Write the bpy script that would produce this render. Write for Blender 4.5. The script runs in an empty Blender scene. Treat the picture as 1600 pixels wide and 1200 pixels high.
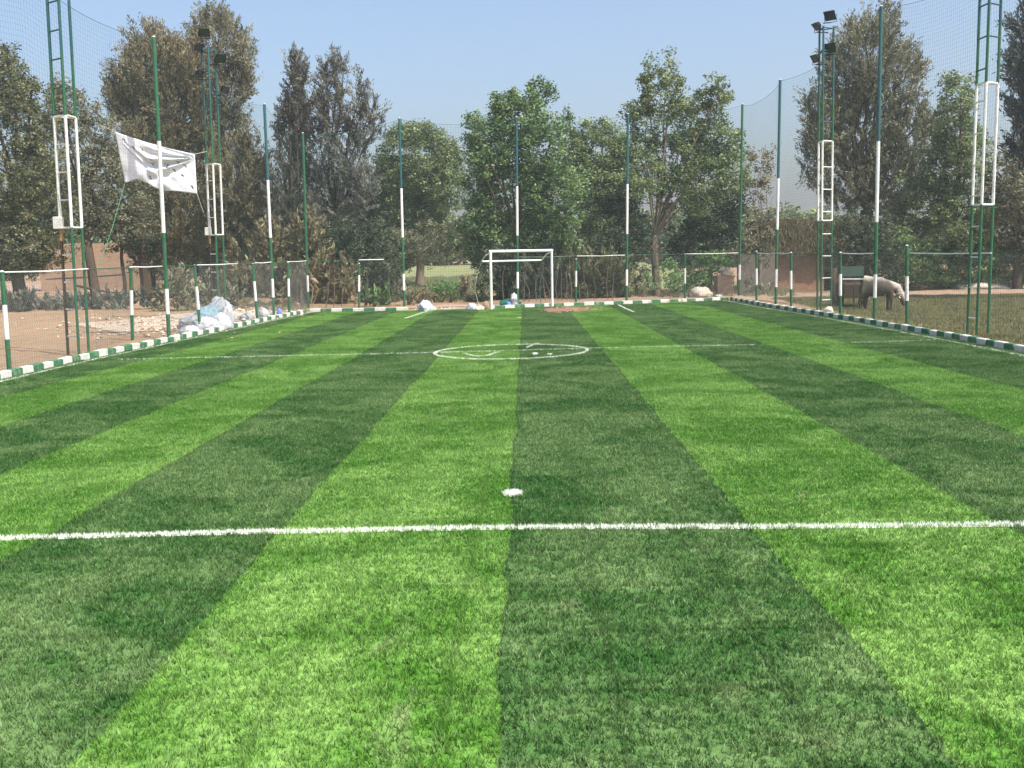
import bpy, bmesh, math, random
import numpy as np
from mathutils import Vector, Matrix, noise
R_ = math.radians
SC = bpy.context.scene
COL = SC.collection

# ------------------------------------------------------------------ camera
F_PX, CAM_H = 1650.0, 2.6
def _ray(x, y): return np.array([(x-800)/F_PX, -(y-600)/F_PX, -1.0])
_yc = _ray(821, 393); _yc /= np.linalg.norm(_yc)
_h = np.array([math.cos(R_(1.0)), math.sin(R_(1.0)), 0.0])
_z = np.cross(_h, _yc); _z /= np.linalg.norm(_z)
_x = np.cross(_yc, _z)
RC = np.array([_x, _yc, _z])                      # camera -> world
cd = bpy.data.cameras.new('camera'); cam = bpy.data.objects.new('camera', cd); COL.objects.link(cam)
cd.sensor_width = 36; cd.lens = 36*F_PX/1600; cd.clip_start = 0.1; cd.clip_end = 3000
cam.matrix_world = Matrix.Translation((0, 0, CAM_H)) @ Matrix([list(r) for r in RC]).to_4x4()
SC.camera = cam

# ------------------------------------------------------------------ light
SUN_EL, SUN_AZ = 56.0, 128.0       # azimuth clockwise from +Y (straight ahead) towards +X
w = bpy.data.worlds.new('World'); SC.world = w; w.use_nodes = True
nt = w.node_tree; nt.nodes.clear()
sky = nt.nodes.new('ShaderNodeTexSky'); sky.sky_type = 'NISHITA'; sky.sun_disc = False
sky.sun_elevation = R_(SUN_EL); sky.sun_rotation = R_(SUN_AZ)
sky.altitude = 0; sky.air_density = 1.0; sky.dust_density = 4.2; sky.ozone_density = 2.6
bg = nt.nodes.new('ShaderNodeBackground'); bg.inputs[1].default_value = 0.147
wo = nt.nodes.new('ShaderNodeOutputWorld')
nt.links.new(sky.outputs[0], bg.inputs[0]); nt.links.new(bg.outputs[0], wo.inputs[0])
sl = bpy.data.lights.new('sun', 'SUN'); sl.energy = 4.3; sl.angle = R_(0.6); sl.color = (1, .955, .88)
so = bpy.data.objects.new('sun', sl); COL.objects.link(so)
d = Vector((math.sin(R_(SUN_AZ))*math.cos(R_(SUN_EL)), math.cos(R_(SUN_AZ))*math.cos(R_(SUN_EL)), math.sin(R_(SUN_EL))))
so.rotation_euler = d.to_track_quat('Z', 'Y').to_euler()
SC.view_settings.view_transform = 'Standard'; SC.view_settings.look = 'None'
SC.view_settings.exposure = 0.7; SC.view_settings.gamma = 1; SC.view_settings.use_curve_mapping = False
SC.cycles.max_bounces = 6; SC.cycles.transparent_max_bounces = 12
SC.cycles.use_denoising = True

HAZE = 0.0008
# ------------------------------------------------------------------ helpers
def g(px, py, z=0.0):
    d = RC @ _ray(px, py); t = (z-CAM_H)/d[2]
    return Vector((d[0]*t, d[1]*t, z))
def at(px, py, Y):
    d = RC @ _ray(px, py); t = Y/d[1]
    return Vector((d[0]*t, Y, CAM_H+d[2]*t))

def tag(o, label=None, cat=None, group=None, kind=None):
    if label: o['label'] = label
    if cat: o['category'] = cat
    if group: o['group'] = group
    if kind: o['kind'] = kind
    return o
def empty(name, loc=(0, 0, 0), rz=0):
    o = bpy.data.objects.new(name, None); o.empty_display_size = .3
    o.location = loc; o.rotation_euler = (0, 0, rz); COL.objects.link(o); return o

class MB:
    def __init__(s): s.v = []; s.f = []; s.m = []
    def add(s, vs, fs, mi=0):
        n = len(s.v); s.v += [tuple(p) for p in vs]
        s.f += [tuple(n+i for i in f) for f in fs]; s.m += [mi]*len(fs)
    def box(s, c, size, rz=0, mi=0, M=None, bev=0):
        sx, sy, sz = [k/2 for k in size]
        if bev:
            b = bev
            vs = [Vector((x, y, z)) for z, q in ((-sz, 0), (sz-b, 0), (sz, b)) for x, y in
                  ((-sx+q, -sy+q), (sx-q, -sy+q), (sx-q, sy-q), (-sx+q, sy-q))]
            fs = [(3, 2, 1, 0), (8, 9, 10, 11)]
            for k in (0, 4):
                for i in range(4):
                    j = (i+1) % 4; fs.append((k+i, k+j, k+4+j, k+4+i))
        else:
            vs = [Vector((x, y, z)) for z in (-sz, sz) for x, y in ((-sx, -sy), (sx, -sy), (sx, sy), (-sx, sy))]
            fs = [(3, 2, 1, 0), (4, 5, 6, 7), (0, 1, 5, 4), (1, 2, 6, 5), (2, 3, 7, 6), (3, 0, 4, 7)]
        T = Matrix.Translation(Vector(c)) @ (M.to_4x4() if M is not None else Matrix.Rotation(rz, 4, 'Z'))
        s.add([T @ v for v in vs], fs, mi)
    def tube(s, pts, rad, n=6, mi=0, cap=True):
        pts = [Vector(p) for p in pts]
        if not hasattr(rad, '__len__'): rad = [rad]*len(pts)
        if not hasattr(mi, '__len__'): mi = [mi]*(len(pts)-1)
        base = len(s.v); up = Vector((0, 0, 1))
        for i, p in enumerate(pts):
            a = pts[max(i-1, 0)]; b = pts[min(i+1, len(pts)-1)]
            t = (b-a)
            t = t.normalized() if t.length > 1e-9 else Vector((0, 0, 1))
            ref = up if abs(t.z) < .95 else Vector((1, 0, 0))
            u = t.cross(ref).normalized(); w_ = t.cross(u)
            for k in range(n):
                q = 2*math.pi*k/n
                s.v.append(tuple(p+(u*math.cos(q)+w_*math.sin(q))*rad[i]))
        for i in range(len(pts)-1):
            for k in range(n):
                j = (k+1) % n
                s.f.append((base+i*n+k, base+i*n+j, base+(i+1)*n+j, base+(i+1)*n+k)); s.m.append(mi[i])
        if cap:
            s.f.append(tuple(base+k for k in range(n))[::-1]); s.m.append(mi[0])
            s.f.append(tuple(base+(len(pts)-1)*n+k for k in range(n))); s.m.append(mi[-1])
    def build(s, name, mats, parent=None, smooth=False):
        me = bpy.data.meshes.new(name); me.from_pydata(s.v, [], s.f)
        if not isinstance(mats, (list, tuple)): mats = [mats]
        for m in mats: me.materials.append(m)
        if len(mats) > 1: me.polygons.foreach_set('material_index', s.m)
        if smooth: me.polygons.foreach_set('use_smooth', [True]*len(s.f))
        me.update()
        return link(name, me, parent)
def link(name, me, parent=None):
    o = bpy.data.objects.new(name, me); COL.objects.link(o)
    if parent is not None:
        o.parent = parent
        o.matrix_parent_inverse = Matrix.Identity(4)
    return o
def local(root, p):
    """world point -> root space (root has only a location)"""
    return Vector(p)-Vector(root.location)
def fast_mesh(name, V, k, mats, tint=None, midx=None):
    """V: (n*k,3) vertices, faces are consecutive k-gons"""
    n = len(V)//k
    me = bpy.data.meshes.new(name)
    me.vertices.add(n*k); me.vertices.foreach_set('co', np.ascontiguousarray(V, dtype=np.float32).ravel())
    me.loops.add(n*k); me.loops.foreach_set('vertex_index', np.arange(n*k, dtype=np.int32))
    me.polygons.add(n); me.polygons.foreach_set('loop_start', np.arange(0, n*k, k, dtype=np.int32))
    me.polygons.foreach_set('loop_total', np.full(n, k, dtype=np.int32))
    for m in (mats if isinstance(mats, (list, tuple)) else [mats]): me.materials.append(m)
    if tint is not None:
        a = me.attributes.new('tint', 'FLOAT', 'FACE'); a.data.foreach_set('value', tint.astype(np.float32))
    if midx is not None: me.polygons.foreach_set('material_index', midx.astype(np.int32))
    me.update(calc_edges=True)
    return me

# ------------------------------------------------------------------ materials
class NT:
    def __init__(s, mat): s.t = mat.node_tree; s.n = s.t.nodes
    def new(s, ty, **kw):
        n = s.n.new(ty)
        for k, v in kw.items():
            if k.startswith('i_'): n.inputs[k[2:]].default_value = v
            elif k.startswith('n'): n.inputs[int(k[1:])].default_value = v
            else: setattr(n, k, v)
        return n
    def lk(s, a, b): s.t.links.new(a, b)
    def val(s, dst, src):
        if hasattr(src, 'links') or isinstance(src, bpy.types.NodeSocket): s.lk(src, dst)
        else: dst.default_value = src
    def math(s, op, a, b=0.0, c=None, clamp=False):
        n = s.n.new('ShaderNodeMath'); n.operation = op; n.use_clamp = clamp
        s.val(n.inputs[0], a); s.val(n.inputs[1], b)
        if c is not None: s.val(n.inputs[2], c)
        return n.outputs[0]
    def mix(s, f, a, b, blend='MIX'):
        n = s.n.new('ShaderNodeMix'); n.data_type = 'RGBA'; n.blend_type = blend
        s.val(n.inputs[0], f); s.val(n.inputs[6], a); s.val(n.inputs[7], b); return n.outputs[2]
    def noise(s, vec, scale, detail=3, rough=.55, dist=0):
        n = s.n.new('ShaderNodeTexNoise'); n.inputs['Scale'].default_value = scale
        n.inputs['Detail'].default_value = detail; n.inputs['Roughness'].default_value = rough
        n.inputs['Distortion'].default_value = dist
        if vec is not None: s.lk(vec, n.inputs['Vector'])
        return n.outputs['Fac']
    def mapr(s, v, a, b, c=0., d=1., smooth=False):
        n = s.n.new('ShaderNodeMapRange'); s.lk(v, n.inputs[0])
        if smooth: n.interpolation_type = 'SMOOTHSTEP'
        for i, q in enumerate((a, b, c, d)): n.inputs[i+1].default_value = q
        return n.outputs[0]
    def mapping(s, vec, scale=(1, 1, 1)):
        n = s.n.new('ShaderNodeMapping'); n.inputs['Scale'].default_value = scale; s.lk(vec, n.inputs[0]); return n.outputs[0]
def C(*c): return (c[0], c[1], c[2], 1.0)
def newmat(name, rough=.6, spec=.3, metal=0.):
    m = bpy.data.materials.new(name); m.use_nodes = True
    b = m.node_tree.nodes['Principled BSDF']
    b.inputs['Roughness'].default_value = rough; b.inputs['Specular IOR Level'].default_value = spec
    b.inputs['Metallic'].default_value = metal
    return m, NT(m), b
def worn(name, col, dirt=(.2, .16, .12), amt=.35, scale=3., rough=.55, spec=.3, bump=.15, bscale=20., streak=False, var=.15, metal=0.):
    m, N, b = newmat(name, rough, spec, metal)
    gpos = N.new('ShaderNodeNewGeometry').outputs['Position']
    v = N.mapping(gpos, (6, 6, 1)) if streak else gpos
    n1 = N.noise(v, scale, 5, .65); n2 = N.noise(gpos, bscale, 4, .6)
    base = N.mix(N.mapr(n2, .3, .7, 0, 1), C(*[c*(1-var) for c in col]), C(*[min(1, c*(1+var)) for c in col]))
    f = N.mapr(n1, .5, .75, 0, amt)
    N.lk(N.mix(f, base, C(*dirt)), b.inputs['Base Color'])
    N.lk(N.mapr(n1, .3, .8, rough-.1, min(1, rough+.25)), b.inputs['Roughness'])
    if bump:
        bp = N.new('ShaderNodeBump', i_Strength=bump, i_Distance=.01); N.lk(n2, bp.inputs['Height']); N.lk(bp.outputs[0], b.inputs['Normal'])
    return m
M = {}
M['green'] = worn('green_paint', (.018, .115, .052), (.12, .09, .055), .6, 2.5, .45, .4, .1, 14, True, .3)
M['teal'] = worn('bluegreen_paint', (.018, .095, .10), (.06, .05, .04), .3, 2.5, .45, .4, .1, 14, True, .3)
M['white'] = worn('white_paint', (.76, .76, .72), (.33, .28, .22), .75, 3, .5, .35, .1, 14, True, .08)
M['rust'] = worn('rusty_steel', (.055, .035, .022), (.02, .05, .03), .6, 4, .7, .2, .2, 20, True, .3)
M['ochre'] = worn('ochre_primer', (.42, .24, .11), (.2, .12, .06), .5, 4, .6, .2, .1, 20, True, .2)
M['steel'] = worn('galvanised_steel', (.42, .43, .42), (.2, .16, .12), .5, 3, .5, .4, .05, 14, False, .15)
M['lamp_black'] = worn('dark_lamp_casing', (.010, .013, .017), (.03, .028, .025), .3, 5, .7, .15, .05)
M['lamp_glass'] = newmat('lamp_glass', .12, .6)[0]; M['lamp_glass'].node_tree.nodes['Principled BSDF'].inputs['Base Color'].default_value = C(.03, .035, .04)
M['plastic_box'] = worn('pale_plastic', (.62, .62, .56), (.3, .26, .2), .4, 6)
M['kerb_white'] = worn('kerb_white_paint', (.58, .57, .52), (.27, .23, .18), .75, 5, .8, .15, .5, 25, False, .15)
M['kerb_green'] = worn('kerb_green_paint', (.045, .15, .075), (.33, .30, .24), .75, 5, .8, .15, .5, 25, False, .3)
M['kerb_old'] = worn('bare_concrete', (.40, .36, .30), (.25, .19, .14), .6, 4, .9, .1, .6, 20)
M['cloth'] = worn('white_banner_cloth', (.74, .75, .77), (.5, .47, .42), .3, 2.5, .8, .1, .05, 30, False, .03)
M['rope_green'] = worn('green_rope', (.06, .20, .10), (.1, .1, .08), .3)
M['rope_white'] = worn('pale_rope', (.5, .48, .42), (.2, .2, .15), .3)
M['net'] = worn('net_twine', (.05, .13, .10), (.06, .08, .08), .2, 3, .8, .1, 0)
M['wire'] = worn('chain_link_wire', (.13, .14, .13), (.10, .07, .05), .5, 3, .6, .3, 0, 14, False, .2, .3)
M['sack_white'] = worn('woven_white_sack', (.38, .39, .42), (.34, .30, .26), .55, 5, .7, .25, .6, 22, False, .1)
M['sack_blue'] = worn('blue_plastic_sack', (.20, .31, .42), (.38, .52, .16), .8, 6, .5, .35, .5, 14)
M['sack_grey'] = worn('grey_sack', (.34, .35, .37), (.2, .17, .14), .6, 5, .7, .25, .5, 18)
M['rock_pale'] = worn('pale_limestone', (.58, .50, .41), (.33, .25, .18), .6, 4, .95, .1, .9, 9, False, .2)
M['rock_brown'] = worn('brown_clod', (.27, .19, .13), (.15, .10, .07), .6, 4, .95, .1, .9, 9, False, .25)
M['red_clay'] = worn('red_clay', (.20, .115, .08), (.2, .1, .07), .5, 4, .95, .05, .5, 9)
M['concrete_block'] = worn('brown_concrete_block', (.33, .25, .18), (.2, .14, .1), .5, 4, .95, .1, .6, 9)
M['mud_wall'] = worn('mud_plaster', (.36, .245, .165), (.22, .14, .09), .7, .9, .95, .05, .8, 4, False, .15)
M['mud_wall_red'] = worn('red_mud_brick', (.33, .20, .125), (.17, .11, .075), .8, 1.2, .95, .05, .8, 5, False, .2)
M['grey_wall'] = worn('grey_mud_wall', (.19, .16, .135), (.10, .08, .06), .8, 1.2, .95, .05, .8, 5, False, .2)
M['thatch'] = worn('dark_reed_thatch', (.085, .060, .042), (.14, .10, .06), .6, 3, .95, .05, 1., 18, True, .4)
M['bark_grey'] = worn('grey_bark', (.20, .155, .12), (.09, .06, .045), .6, 4, .95, .05, .9, 18, True, .3)
M['bark_dark'] = worn('dark_bark', (.075, .052, .038), (.15, .11, .08), .5, 4, .95, .05, .9, 18, True, .3)
M['hide'] = worn('buffalo_hide', (.085, .068, .058), (.05, .04, .035), .5, 3, .7, .2, .4, 25, False, .3)
M['hide_pale'] = worn('pale_hair', (.42, .38, .34), (.2, .16, .13), .6, 8, .8, .1, .4, 25)
M['horn'] = worn('horn', (.48, .38, .29), (.2, .15, .1), .4, 5)
M['cart_green'] = worn('dull_green_board', (.045, .085, .06), (.1, .08, .06), .5, 3)
M['straw'] = worn('dry_stalk', (.34, .245, .15), (.2, .14, .08), .6, 4, .9, .1, .3, 18, False, .3)
M['dead_leaf'] = worn('dry_palm_leaf', (.50, .38, .26), (.3, .2, .12), .5, 6, .8, .1)
M['cloth_blue'] = worn('blue_plastic_scrap', (.12, .20, .50), (.2, .3, .25), .5, 6)
M['cloth_green'] = worn('green_net_heap', (.02, .10, .07), (.06, .08, .06), .6, 8, .9, .1, 1, 30)

def leaf_mat(name, c1, c2, c3, gloss=.25, trans=.3, hue=1.0):
    """c1 dark, c2 mid, c3 light : natural variety of the leaves, by the per-leaf tint"""
    m = bpy.data.materials.new(name); m.use_nodes = True; N = NT(m); N.n.clear()
    at_ = N.new('ShaderNodeAttribute', attribute_name='tint')
    r = N.new('ShaderNodeValToRGB'); N.lk(at_.outputs['Fac'], r.inputs[0])
    e = r.color_ramp.elements; e[0].position = .12; e[0].color = C(*c1); e[1].position = .92; e[1].color = C(*c3)
    k = e.new(.5); k.color = C(*c2)
    df = N.new('ShaderNodeBsdfPrincipled', i_Roughness=.55); df.inputs['Specular IOR Level'].default_value = gloss
    tr = N.new('ShaderNodeBsdfTranslucent')
    N.lk(r.outputs[0], df.inputs['Base Color']); N.lk(r.outputs[0], tr.inputs['Color'])
    mx = N.new('ShaderNodeMixShader', n0=trans); N.lk(df.outputs[0], mx.inputs[1]); N.lk(tr.outputs[0], mx.inputs[2])
    o = N.new('ShaderNodeOutputMaterial'); N.lk(mx.outputs[0], o.inputs[0]); return m
L = {
 'deep':  leaf_mat('deep_green_leaf', (.030, .060, .020), (.11, .195, .060), (.29, .39, .15), .4),
 'mid':   leaf_mat('mid_green_leaf', (.050, .072, .026), (.165, .22, .080), (.33, .39, .18), .35),
 'olive': leaf_mat('olive_leaf', (.060, .062, .036), (.185, .185, .105), (.37, .36, .24), .25),
 'brown': leaf_mat('brown_green_leaf', (.064, .054, .030), (.200, .172, .098), (.37, .34, .20), .15),
 'grey':  leaf_mat('grey_brown_needles', (.056, .064, .050), (.155, .162, .128), (.31, .31, .26), .15),
 'dark':  leaf_mat('dark_shade_leaf', (.020, .030, .018), (.060, .078, .044), (.16, .19, .11), .25),
 'dry':   leaf_mat('dry_reed_leaf', (.08, .062, .038), (.25, .19, .12), (.44, .37, .25), .15),
 'moss': leaf_mat('moss_green_leaf', (.032, .036, .018), (.115, .125, .055), (.27, .27, .135), .3),
 'meadow': leaf_mat('meadow_grass_blade', (.09, .10, .03), (.22, .22, .07), (.38, .35, .15), .15),
 'bright': leaf_mat('fresh_green_leaf', (.045, .095, .026), (.11, .24, .065), (.26, .42, .15), .3),
 'slate': leaf_mat('slate_needles', (.040, .050, .050), (.11, .12, .115), (.24, .25, .24), .15),
}

# turf colour shared by the backing sheet and the blades: striped by where the roll lies
def turf_material(name, blades):
    m = bpy.data.materials.new(name); m.use_nodes = True; N = NT(m); N.n.clear()
    pos = N.new('ShaderNodeNewGeometry').outputs['Position']
    sp = N.new('ShaderNodeSeparateXYZ'); N.lk(pos, sp.inputs[0]); x, y = sp.outputs[0], sp.outputs[1]
    wob = N.math('MULTIPLY', N.math('SUBTRACT', N.noise(N.mapping(pos, (1, .5, 0)), 1.1, 3), .5), .22)
    X = N.math('ADD', N.math('ADD', x, .19), wob)
    # the rolls are laid a little fan-wise: seams close up towards the far end
    xs = N.math('DIVIDE', X, N.math('SUBTRACT', 1.0, N.math('MULTIPLY', y, .0028)))
    cnt = None; near_ = None
    for t_ in (-10.4, -8.5, -6.5, -4.5, -2.24, 0.0, 2.33, 4.73, 7.15, 9.5):
        k_ = N.math('GREATER_THAN', xs, t_); cnt = k_ if cnt is None else N.math('ADD', cnt, k_)
        d_ = N.math('ABSOLUTE', N.math('SUBTRACT', xs, t_)); near_ = d_ if near_ is None else N.math('MINIMUM', near_, d_)
    light = N.math('GREATER_THAN', N.math('FLOORED_MODULO', cnt, 2.0), .5)
    # broad creases of the pile, drawn out across the pitch, and finer mottling
    wide = N.noise(N.mapping(pos, (.85, .85, 0)), .6, 5, .65, 1.2)
    mid = N.noise(N.mapping(pos, (1, 1, 0)), 2.3, 4, .65, .3)
    fine = N.noise(N.mapping(pos, (1, .55, 0)), 26, 3, .7)
    lightc = N.mix(N.mapr(wide, .38, .62, 0, 1, True), C(.082, .235, .018), C(.205, .385, .078))
    darkc = N.mix(N.mapr(wide, .38, .62, 0, 1, True), C(.030, .120, .016), C(.130, .235, .072))
    col = N.mix(light, darkc, lightc)
    col = N.mix(N.mapr(mid, .35, .75, 0, .55), col, N.mix(.35, col, C(.30, .36, .17)))
    col = N.mix(N.mapr(mid, .5, .3, 0, .45), col, N.mix(.5, col, C(.006, .05, .008)))
    scuff = N.math('MULTIPLY', N.mapr(N.noise(N.mapping(pos, (.6, 1, 0)), .85, 3, .6, .5), .60, .70), N.mapr(N.noise(N.mapping(pos, (1, 1, 0)), 22, 2, .6), .48, .58))
    col = N.mix(N.math('MULTIPLY', scuff, .5), col, C(.014, .045, .014))
    pale = N.mapr(N.noise(N.mapping(pos, (1.3, .8, 0)), .7, 4, .7, 1.2), .60, .74, 0, .5)
    col = N.mix(pale, col, C(.30, .36, .17))
    seam = near_
    col = N.mix(N.mapr(seam, .0, .03, .45, 0), col, C(.01, .035, .012))
    if blades:
        rnd = N.new('ShaderNodeAttribute', attribute_name='tint').outputs['Fac']
        col = N.mix(N.mapr(rnd, .05, .45, .9, 0), col, C(.006, .03, .006))
        col = N.mix(N.mapr(rnd, .78, 1, 0, .55), col, C(.50, .58, .34))
        df = N.new('ShaderNodeBsdfPrincipled', i_Roughness=.5); df.inputs['Specular IOR Level'].default_value = .22
        N.lk(col, df.inputs['Base Color'])
        tr = N.new('ShaderNodeBsdfTranslucent'); N.lk(col, tr.inputs[0])
        mx = N.new('ShaderNodeMixShader', n0=.3); N.lk(df.outputs[0], mx.inputs[1]); N.lk(tr.outputs[0], mx.inputs[2]); out = mx.outputs[0]
    else:
        col = N.mix(N.mapr(fine, .3, .6, .55, 0), col, C(.008, .03, .008))
        df = N.new('ShaderNodeBsdfPrincipled', i_Roughness=.8); df.inputs['Specular IOR Level'].default_value = .15
        N.lk(col, df.inputs['Base Color']); out = df.outputs[0]
        bp = N.new('ShaderNodeBump', i_Strength=.6, i_Distance=.02); N.lk(fine, bp.inputs['Height']); N.lk(bp.outputs[0], df.inputs['Normal'])
    o = N.new('ShaderNodeOutputMaterial'); N.lk(out, o.inputs[0]); return m
M['turf'] = turf_material('striped_turf_backing', False)
M['turf_blade'] = turf_material('striped_turf_pile', True)
M['line_base'] = worn('white_turf_backing', (.75, .77, .68), (.3, .38, .22), .4, 8, .8, .1, .5, 60, False, .2)
def white_pile():
    m, N, b = newmat('white_turf_pile', .5, .3)
    rnd = N.new('ShaderNodeAttribute', attribute_name='tint').outputs['Fac']
    N.lk(N.mix(N.mapr(rnd, 0, .6, .35, 0), C(.88, .90, .82), C(.55, .62, .48)), b.inputs['Base Color']); return m
M['line_pile'] = white_pile()

def ground_mat(name, c1, c2, c3, s1=.25, s2=2.2, pale=None, rough=.95):
    m, N, b = newmat(name, rough, .08)
    pos = N.new('ShaderNodeNewGeometry').outputs['Position']
    n1 = N.noise(pos, s1, 5, .6, .6); n2 = N.noise(pos, s2, 6, .7); n3 = N.noise(pos, 14, 4, .7)
    c = N.mix(N.mapr(n1, .35, .65), C(*c1), C(*c2))
    c = N.mix(N.mapr(n2, .45, .75, 0, .8), c, C(*c3))
    c = N.mix(N.mapr(n3, .3, .7, .35, 0), c, N.mix(.6, c, C(.03, .02, .012)))
    N.lk(c, b.inputs['Base Color'])
    ht = N.math('ADD', N.math('MULTIPLY', n2, 1.2), N.math('MULTIPLY', n3, .5))
    bp = N.new('ShaderNodeBump', i_Strength=.8, i_Distance=.12); N.lk(ht, bp.inputs['Height']); N.lk(bp.outputs[0], b.inputs['Normal'])
    return m
M['dirt'] = ground_mat('brown_dirt', (.37, .25, .155), (.30, .20, .12), (.43, .315, .20))
M['sand'] = ground_mat('pale_sand', (.58, .47, .36), (.50, .38, .28), (.64, .55, .45), .8, 4)
M['pathdirt'] = ground_mat('pink_dirt', (.42, .29, .21), (.34, .23, .165), (.5, .38, .29), .6, 3)
M['meadow'] = ground_mat('dry_meadow_soil', (.20, .20, .065), (.26, .24, .09), (.32, .26, .14), .3, 2.5)
M['farmeadow'] = ground_mat('far_meadow', (.20, .22, .095), (.27, .27, .13), (.17, .19, .09), .1, 1)

# ------------------------------------------------------------------ ground
def hgt(x, y):
    h = .13*(noise.noise((x*.18, y*.18, 3.1)))+.05*noise.noise((x*.7, y*.7, 7.3))
    return h
def dist_out(x, y):
    """how far outside the pitch"""
    dx = max(abs(x)-11.6, 0); dy = max(y-48.6, 0)
    return math.hypot(dx, dy)
def H_(x, y):
    k = min(1, max(0, (dist_out(x, y)-.5)/2.5)); return -.03+k*hgt(x, y)
def grid(x0, x1, y0, y1, st, fn, keep=None):
    nx = int((x1-x0)/st)+1; ny = int((y1-y0)/st)+1
    vs = [(x0+i*st, y0+j*st, fn(x0+i*st, y0+j*st)) for j in range(ny) for i in range(nx)]
    fs = []
    for j in range(ny-1):
        for i in range(nx-1):
            if keep is None or keep(x0+(i+.5)*st, y0+(j+.5)*st):
                a = j*nx+i; fs.append((a, a+1, a+nx+1, a+nx))
    mb = MB(); mb.v = vs; mb.f = fs; mb.m = [0]*len(fs)
    return mb
def prune(o):
    bm = bmesh.new(); bm.from_mesh(o.data)
    bmesh.ops.delete(bm, geom=[v for v in bm.verts if not v.link_faces], context='VERTS')
    bm.to_mesh(o.data); bm.free()
mb = grid(-70, 70, -10, 140, 1.0, H_)
# skirt out to the horizon
mb.add([(-2500, -400, -.25), (2500, -400, -.25), (2500, 2500, -.25), (-2500, 2500, -.25)], [(0, 1, 2, 3)])
tag(mb.build('ground', M['dirt'], smooth=True), kind='structure')
def inpoly(x, y, P):
    c = False; n = len(P)
    for i in range(n):
        (x1, y1), (x2, y2) = P[i], P[(i+1) % n]
        if (y1 > y) != (y2 > y) and x < (x2-x1)*(y-y1)/(y2-y1)+x1: c = not c
    return c
def patch(name, poly, mat, rank, st=.5, wob=.8, kind='structure', bump=0):
    xs = [p[0] for p in poly]; ys = [p[1] for p in poly]
    def keep(x, y):
        q = Vector((x*.35, y*.35, rank*3.3)); 
        return inpoly(x+wob*noise.noise(q), y+wob*noise.noise(q+Vector((9, 4, 1))), poly)
    # same 1 m triangulation as the ground, sampled finer, lifted clear of it
    def z(x, y):
        x0, y0 = math.floor(x), math.floor(y); fx, fy = x-x0, y-y0
        a, b, c_, d_ = H_(x0, y0), H_(x0+1, y0), H_(x0, y0+1), H_(x0+1, y0+1)
        return a*(1-fx)*(1-fy)+b*fx*(1-fy)+c_*(1-fx)*fy+d_*fx*fy+.012+.006*rank
    m_ = grid(math.floor(min(xs))-1, max(xs)+1, math.floor(min(ys))-1, max(ys)+1, st, z, keep)
    o = m_.build(name, mat, smooth=True); prune(o); return tag(o, kind=kind)
def gp(*pts): return [tuple(g(*p)[:2]) for p in pts]
patch('meadow', [(12.9, 5), (60, 5), (60, 53.5), (30, 52.5), (15.5, 55), (13.4, 52), (12.4, 46)], M['meadow'], 1)
patch('footpath', [(13, 55), (16, 55.5), (30, 54), (60, 54), (60, 60.5), (30, 59.5), (19, 59.5), (13, 62)], M['pathdirt'], 2)
patch('sand_strip', gp((110, 506), (250, 493), (330, 487), (420, 488), (470, 486), (400, 497), (330, 510), (250, 515), (200, 522), (150, 512)), M['sand'], 2, .25, .6)
patch('dirt_bank', gp((330, 480), (640, 478), (900, 470), (1150, 458), (1240, 456), (1230, 474), (1145, 466), (860, 477), (620, 482), (485, 485), (420, 490)), M['pathdirt'], 3, .25, .25)
patch('farm_track', gp((0, 443), (200, 443), (330, 447), (330, 456), (150, 456), (0, 457)), M['pathdirt'], 4, 1., .8)
mb = grid(-30, 16, 68, 160, 1.0, lambda x, y: H_(x, y)+.05+max(0, (y-80))*.012)
tag(mb.build('far_meadow', M['farmeadow'], smooth=True), kind='structure')

# ------------------------------------------------------------------ the pitch
LEFT = [(-11.75, 2), (-11.7, 20), (-11.5, 27), (-11.0, 34), (-10.55, 41), (-9.95, 48.4)]
BACK = [(-9.95, 48.4), (-5.6, 48.3), (-1.6, 48.5), (1.3, 49.8), (4.0, 50.5), (7.1, 51.7), (10.2, 53.2)]
RIGHT = [(10.2, 53.2), (10.55, 46), (11.0, 41.5), (11.38, 36), (11.7, 30), (11.85, 25), (12.0, 2)]
def z_turf(x=0, y=0): return 0.0
outline = LEFT+BACK[1:]+RIGHT[1:]
mb = MB(); mb.add([(x, y, 0) for x, y in outline]+[(12, -3, 0), (-11.75, -3, 0)], [tuple(range(len(outline)+2))])
o = mb.build('artificial_turf', M['turf'])
bm = bmesh.new(); bm.from_mesh(o.data); bmesh.ops.triangulate(bm, faces=bm.faces)
for fc in bm.faces:
    if fc.normal.z < 0: fc.normal_flip()
bm.to_mesh(o.data); bm.free(); tag(o, kind='structure')

def blades(n, rng, w_, h_, pos, lean=.9, prefer=None):
    a = rng.uniform(0, 2*np.pi, n); h = h_*rng.uniform(.6, 1.25, n); ww = w_*rng.uniform(.6, 1.2, n)
    ld = rng.uniform(0, 2*np.pi, n); ll = h*lean*rng.uniform(.2, 1.1, n)
    V = np.zeros((n, 3, 3))
    V[:, 0] = pos; V[:, 1] = pos; V[:, 2] = pos
    V[:, 0, 0] -= np.cos(a)*ww/2; V[:, 0, 1] -= np.sin(a)*ww/2
    V[:, 1, 0] += np.cos(a)*ww/2; V[:, 1, 1] += np.sin(a)*ww/2
    V[:, 2, 0] += np.cos(ld)*ll; V[:, 2, 1] += np.sin(ld)*ll; V[:, 2, 2] += h
    if prefer is not None: V[:, 2, 0] += prefer[0]*h; V[:, 2, 1] += prefer[1]*h
    return V.reshape(-1, 3)
rng = np.random.default_rng(5)
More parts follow.
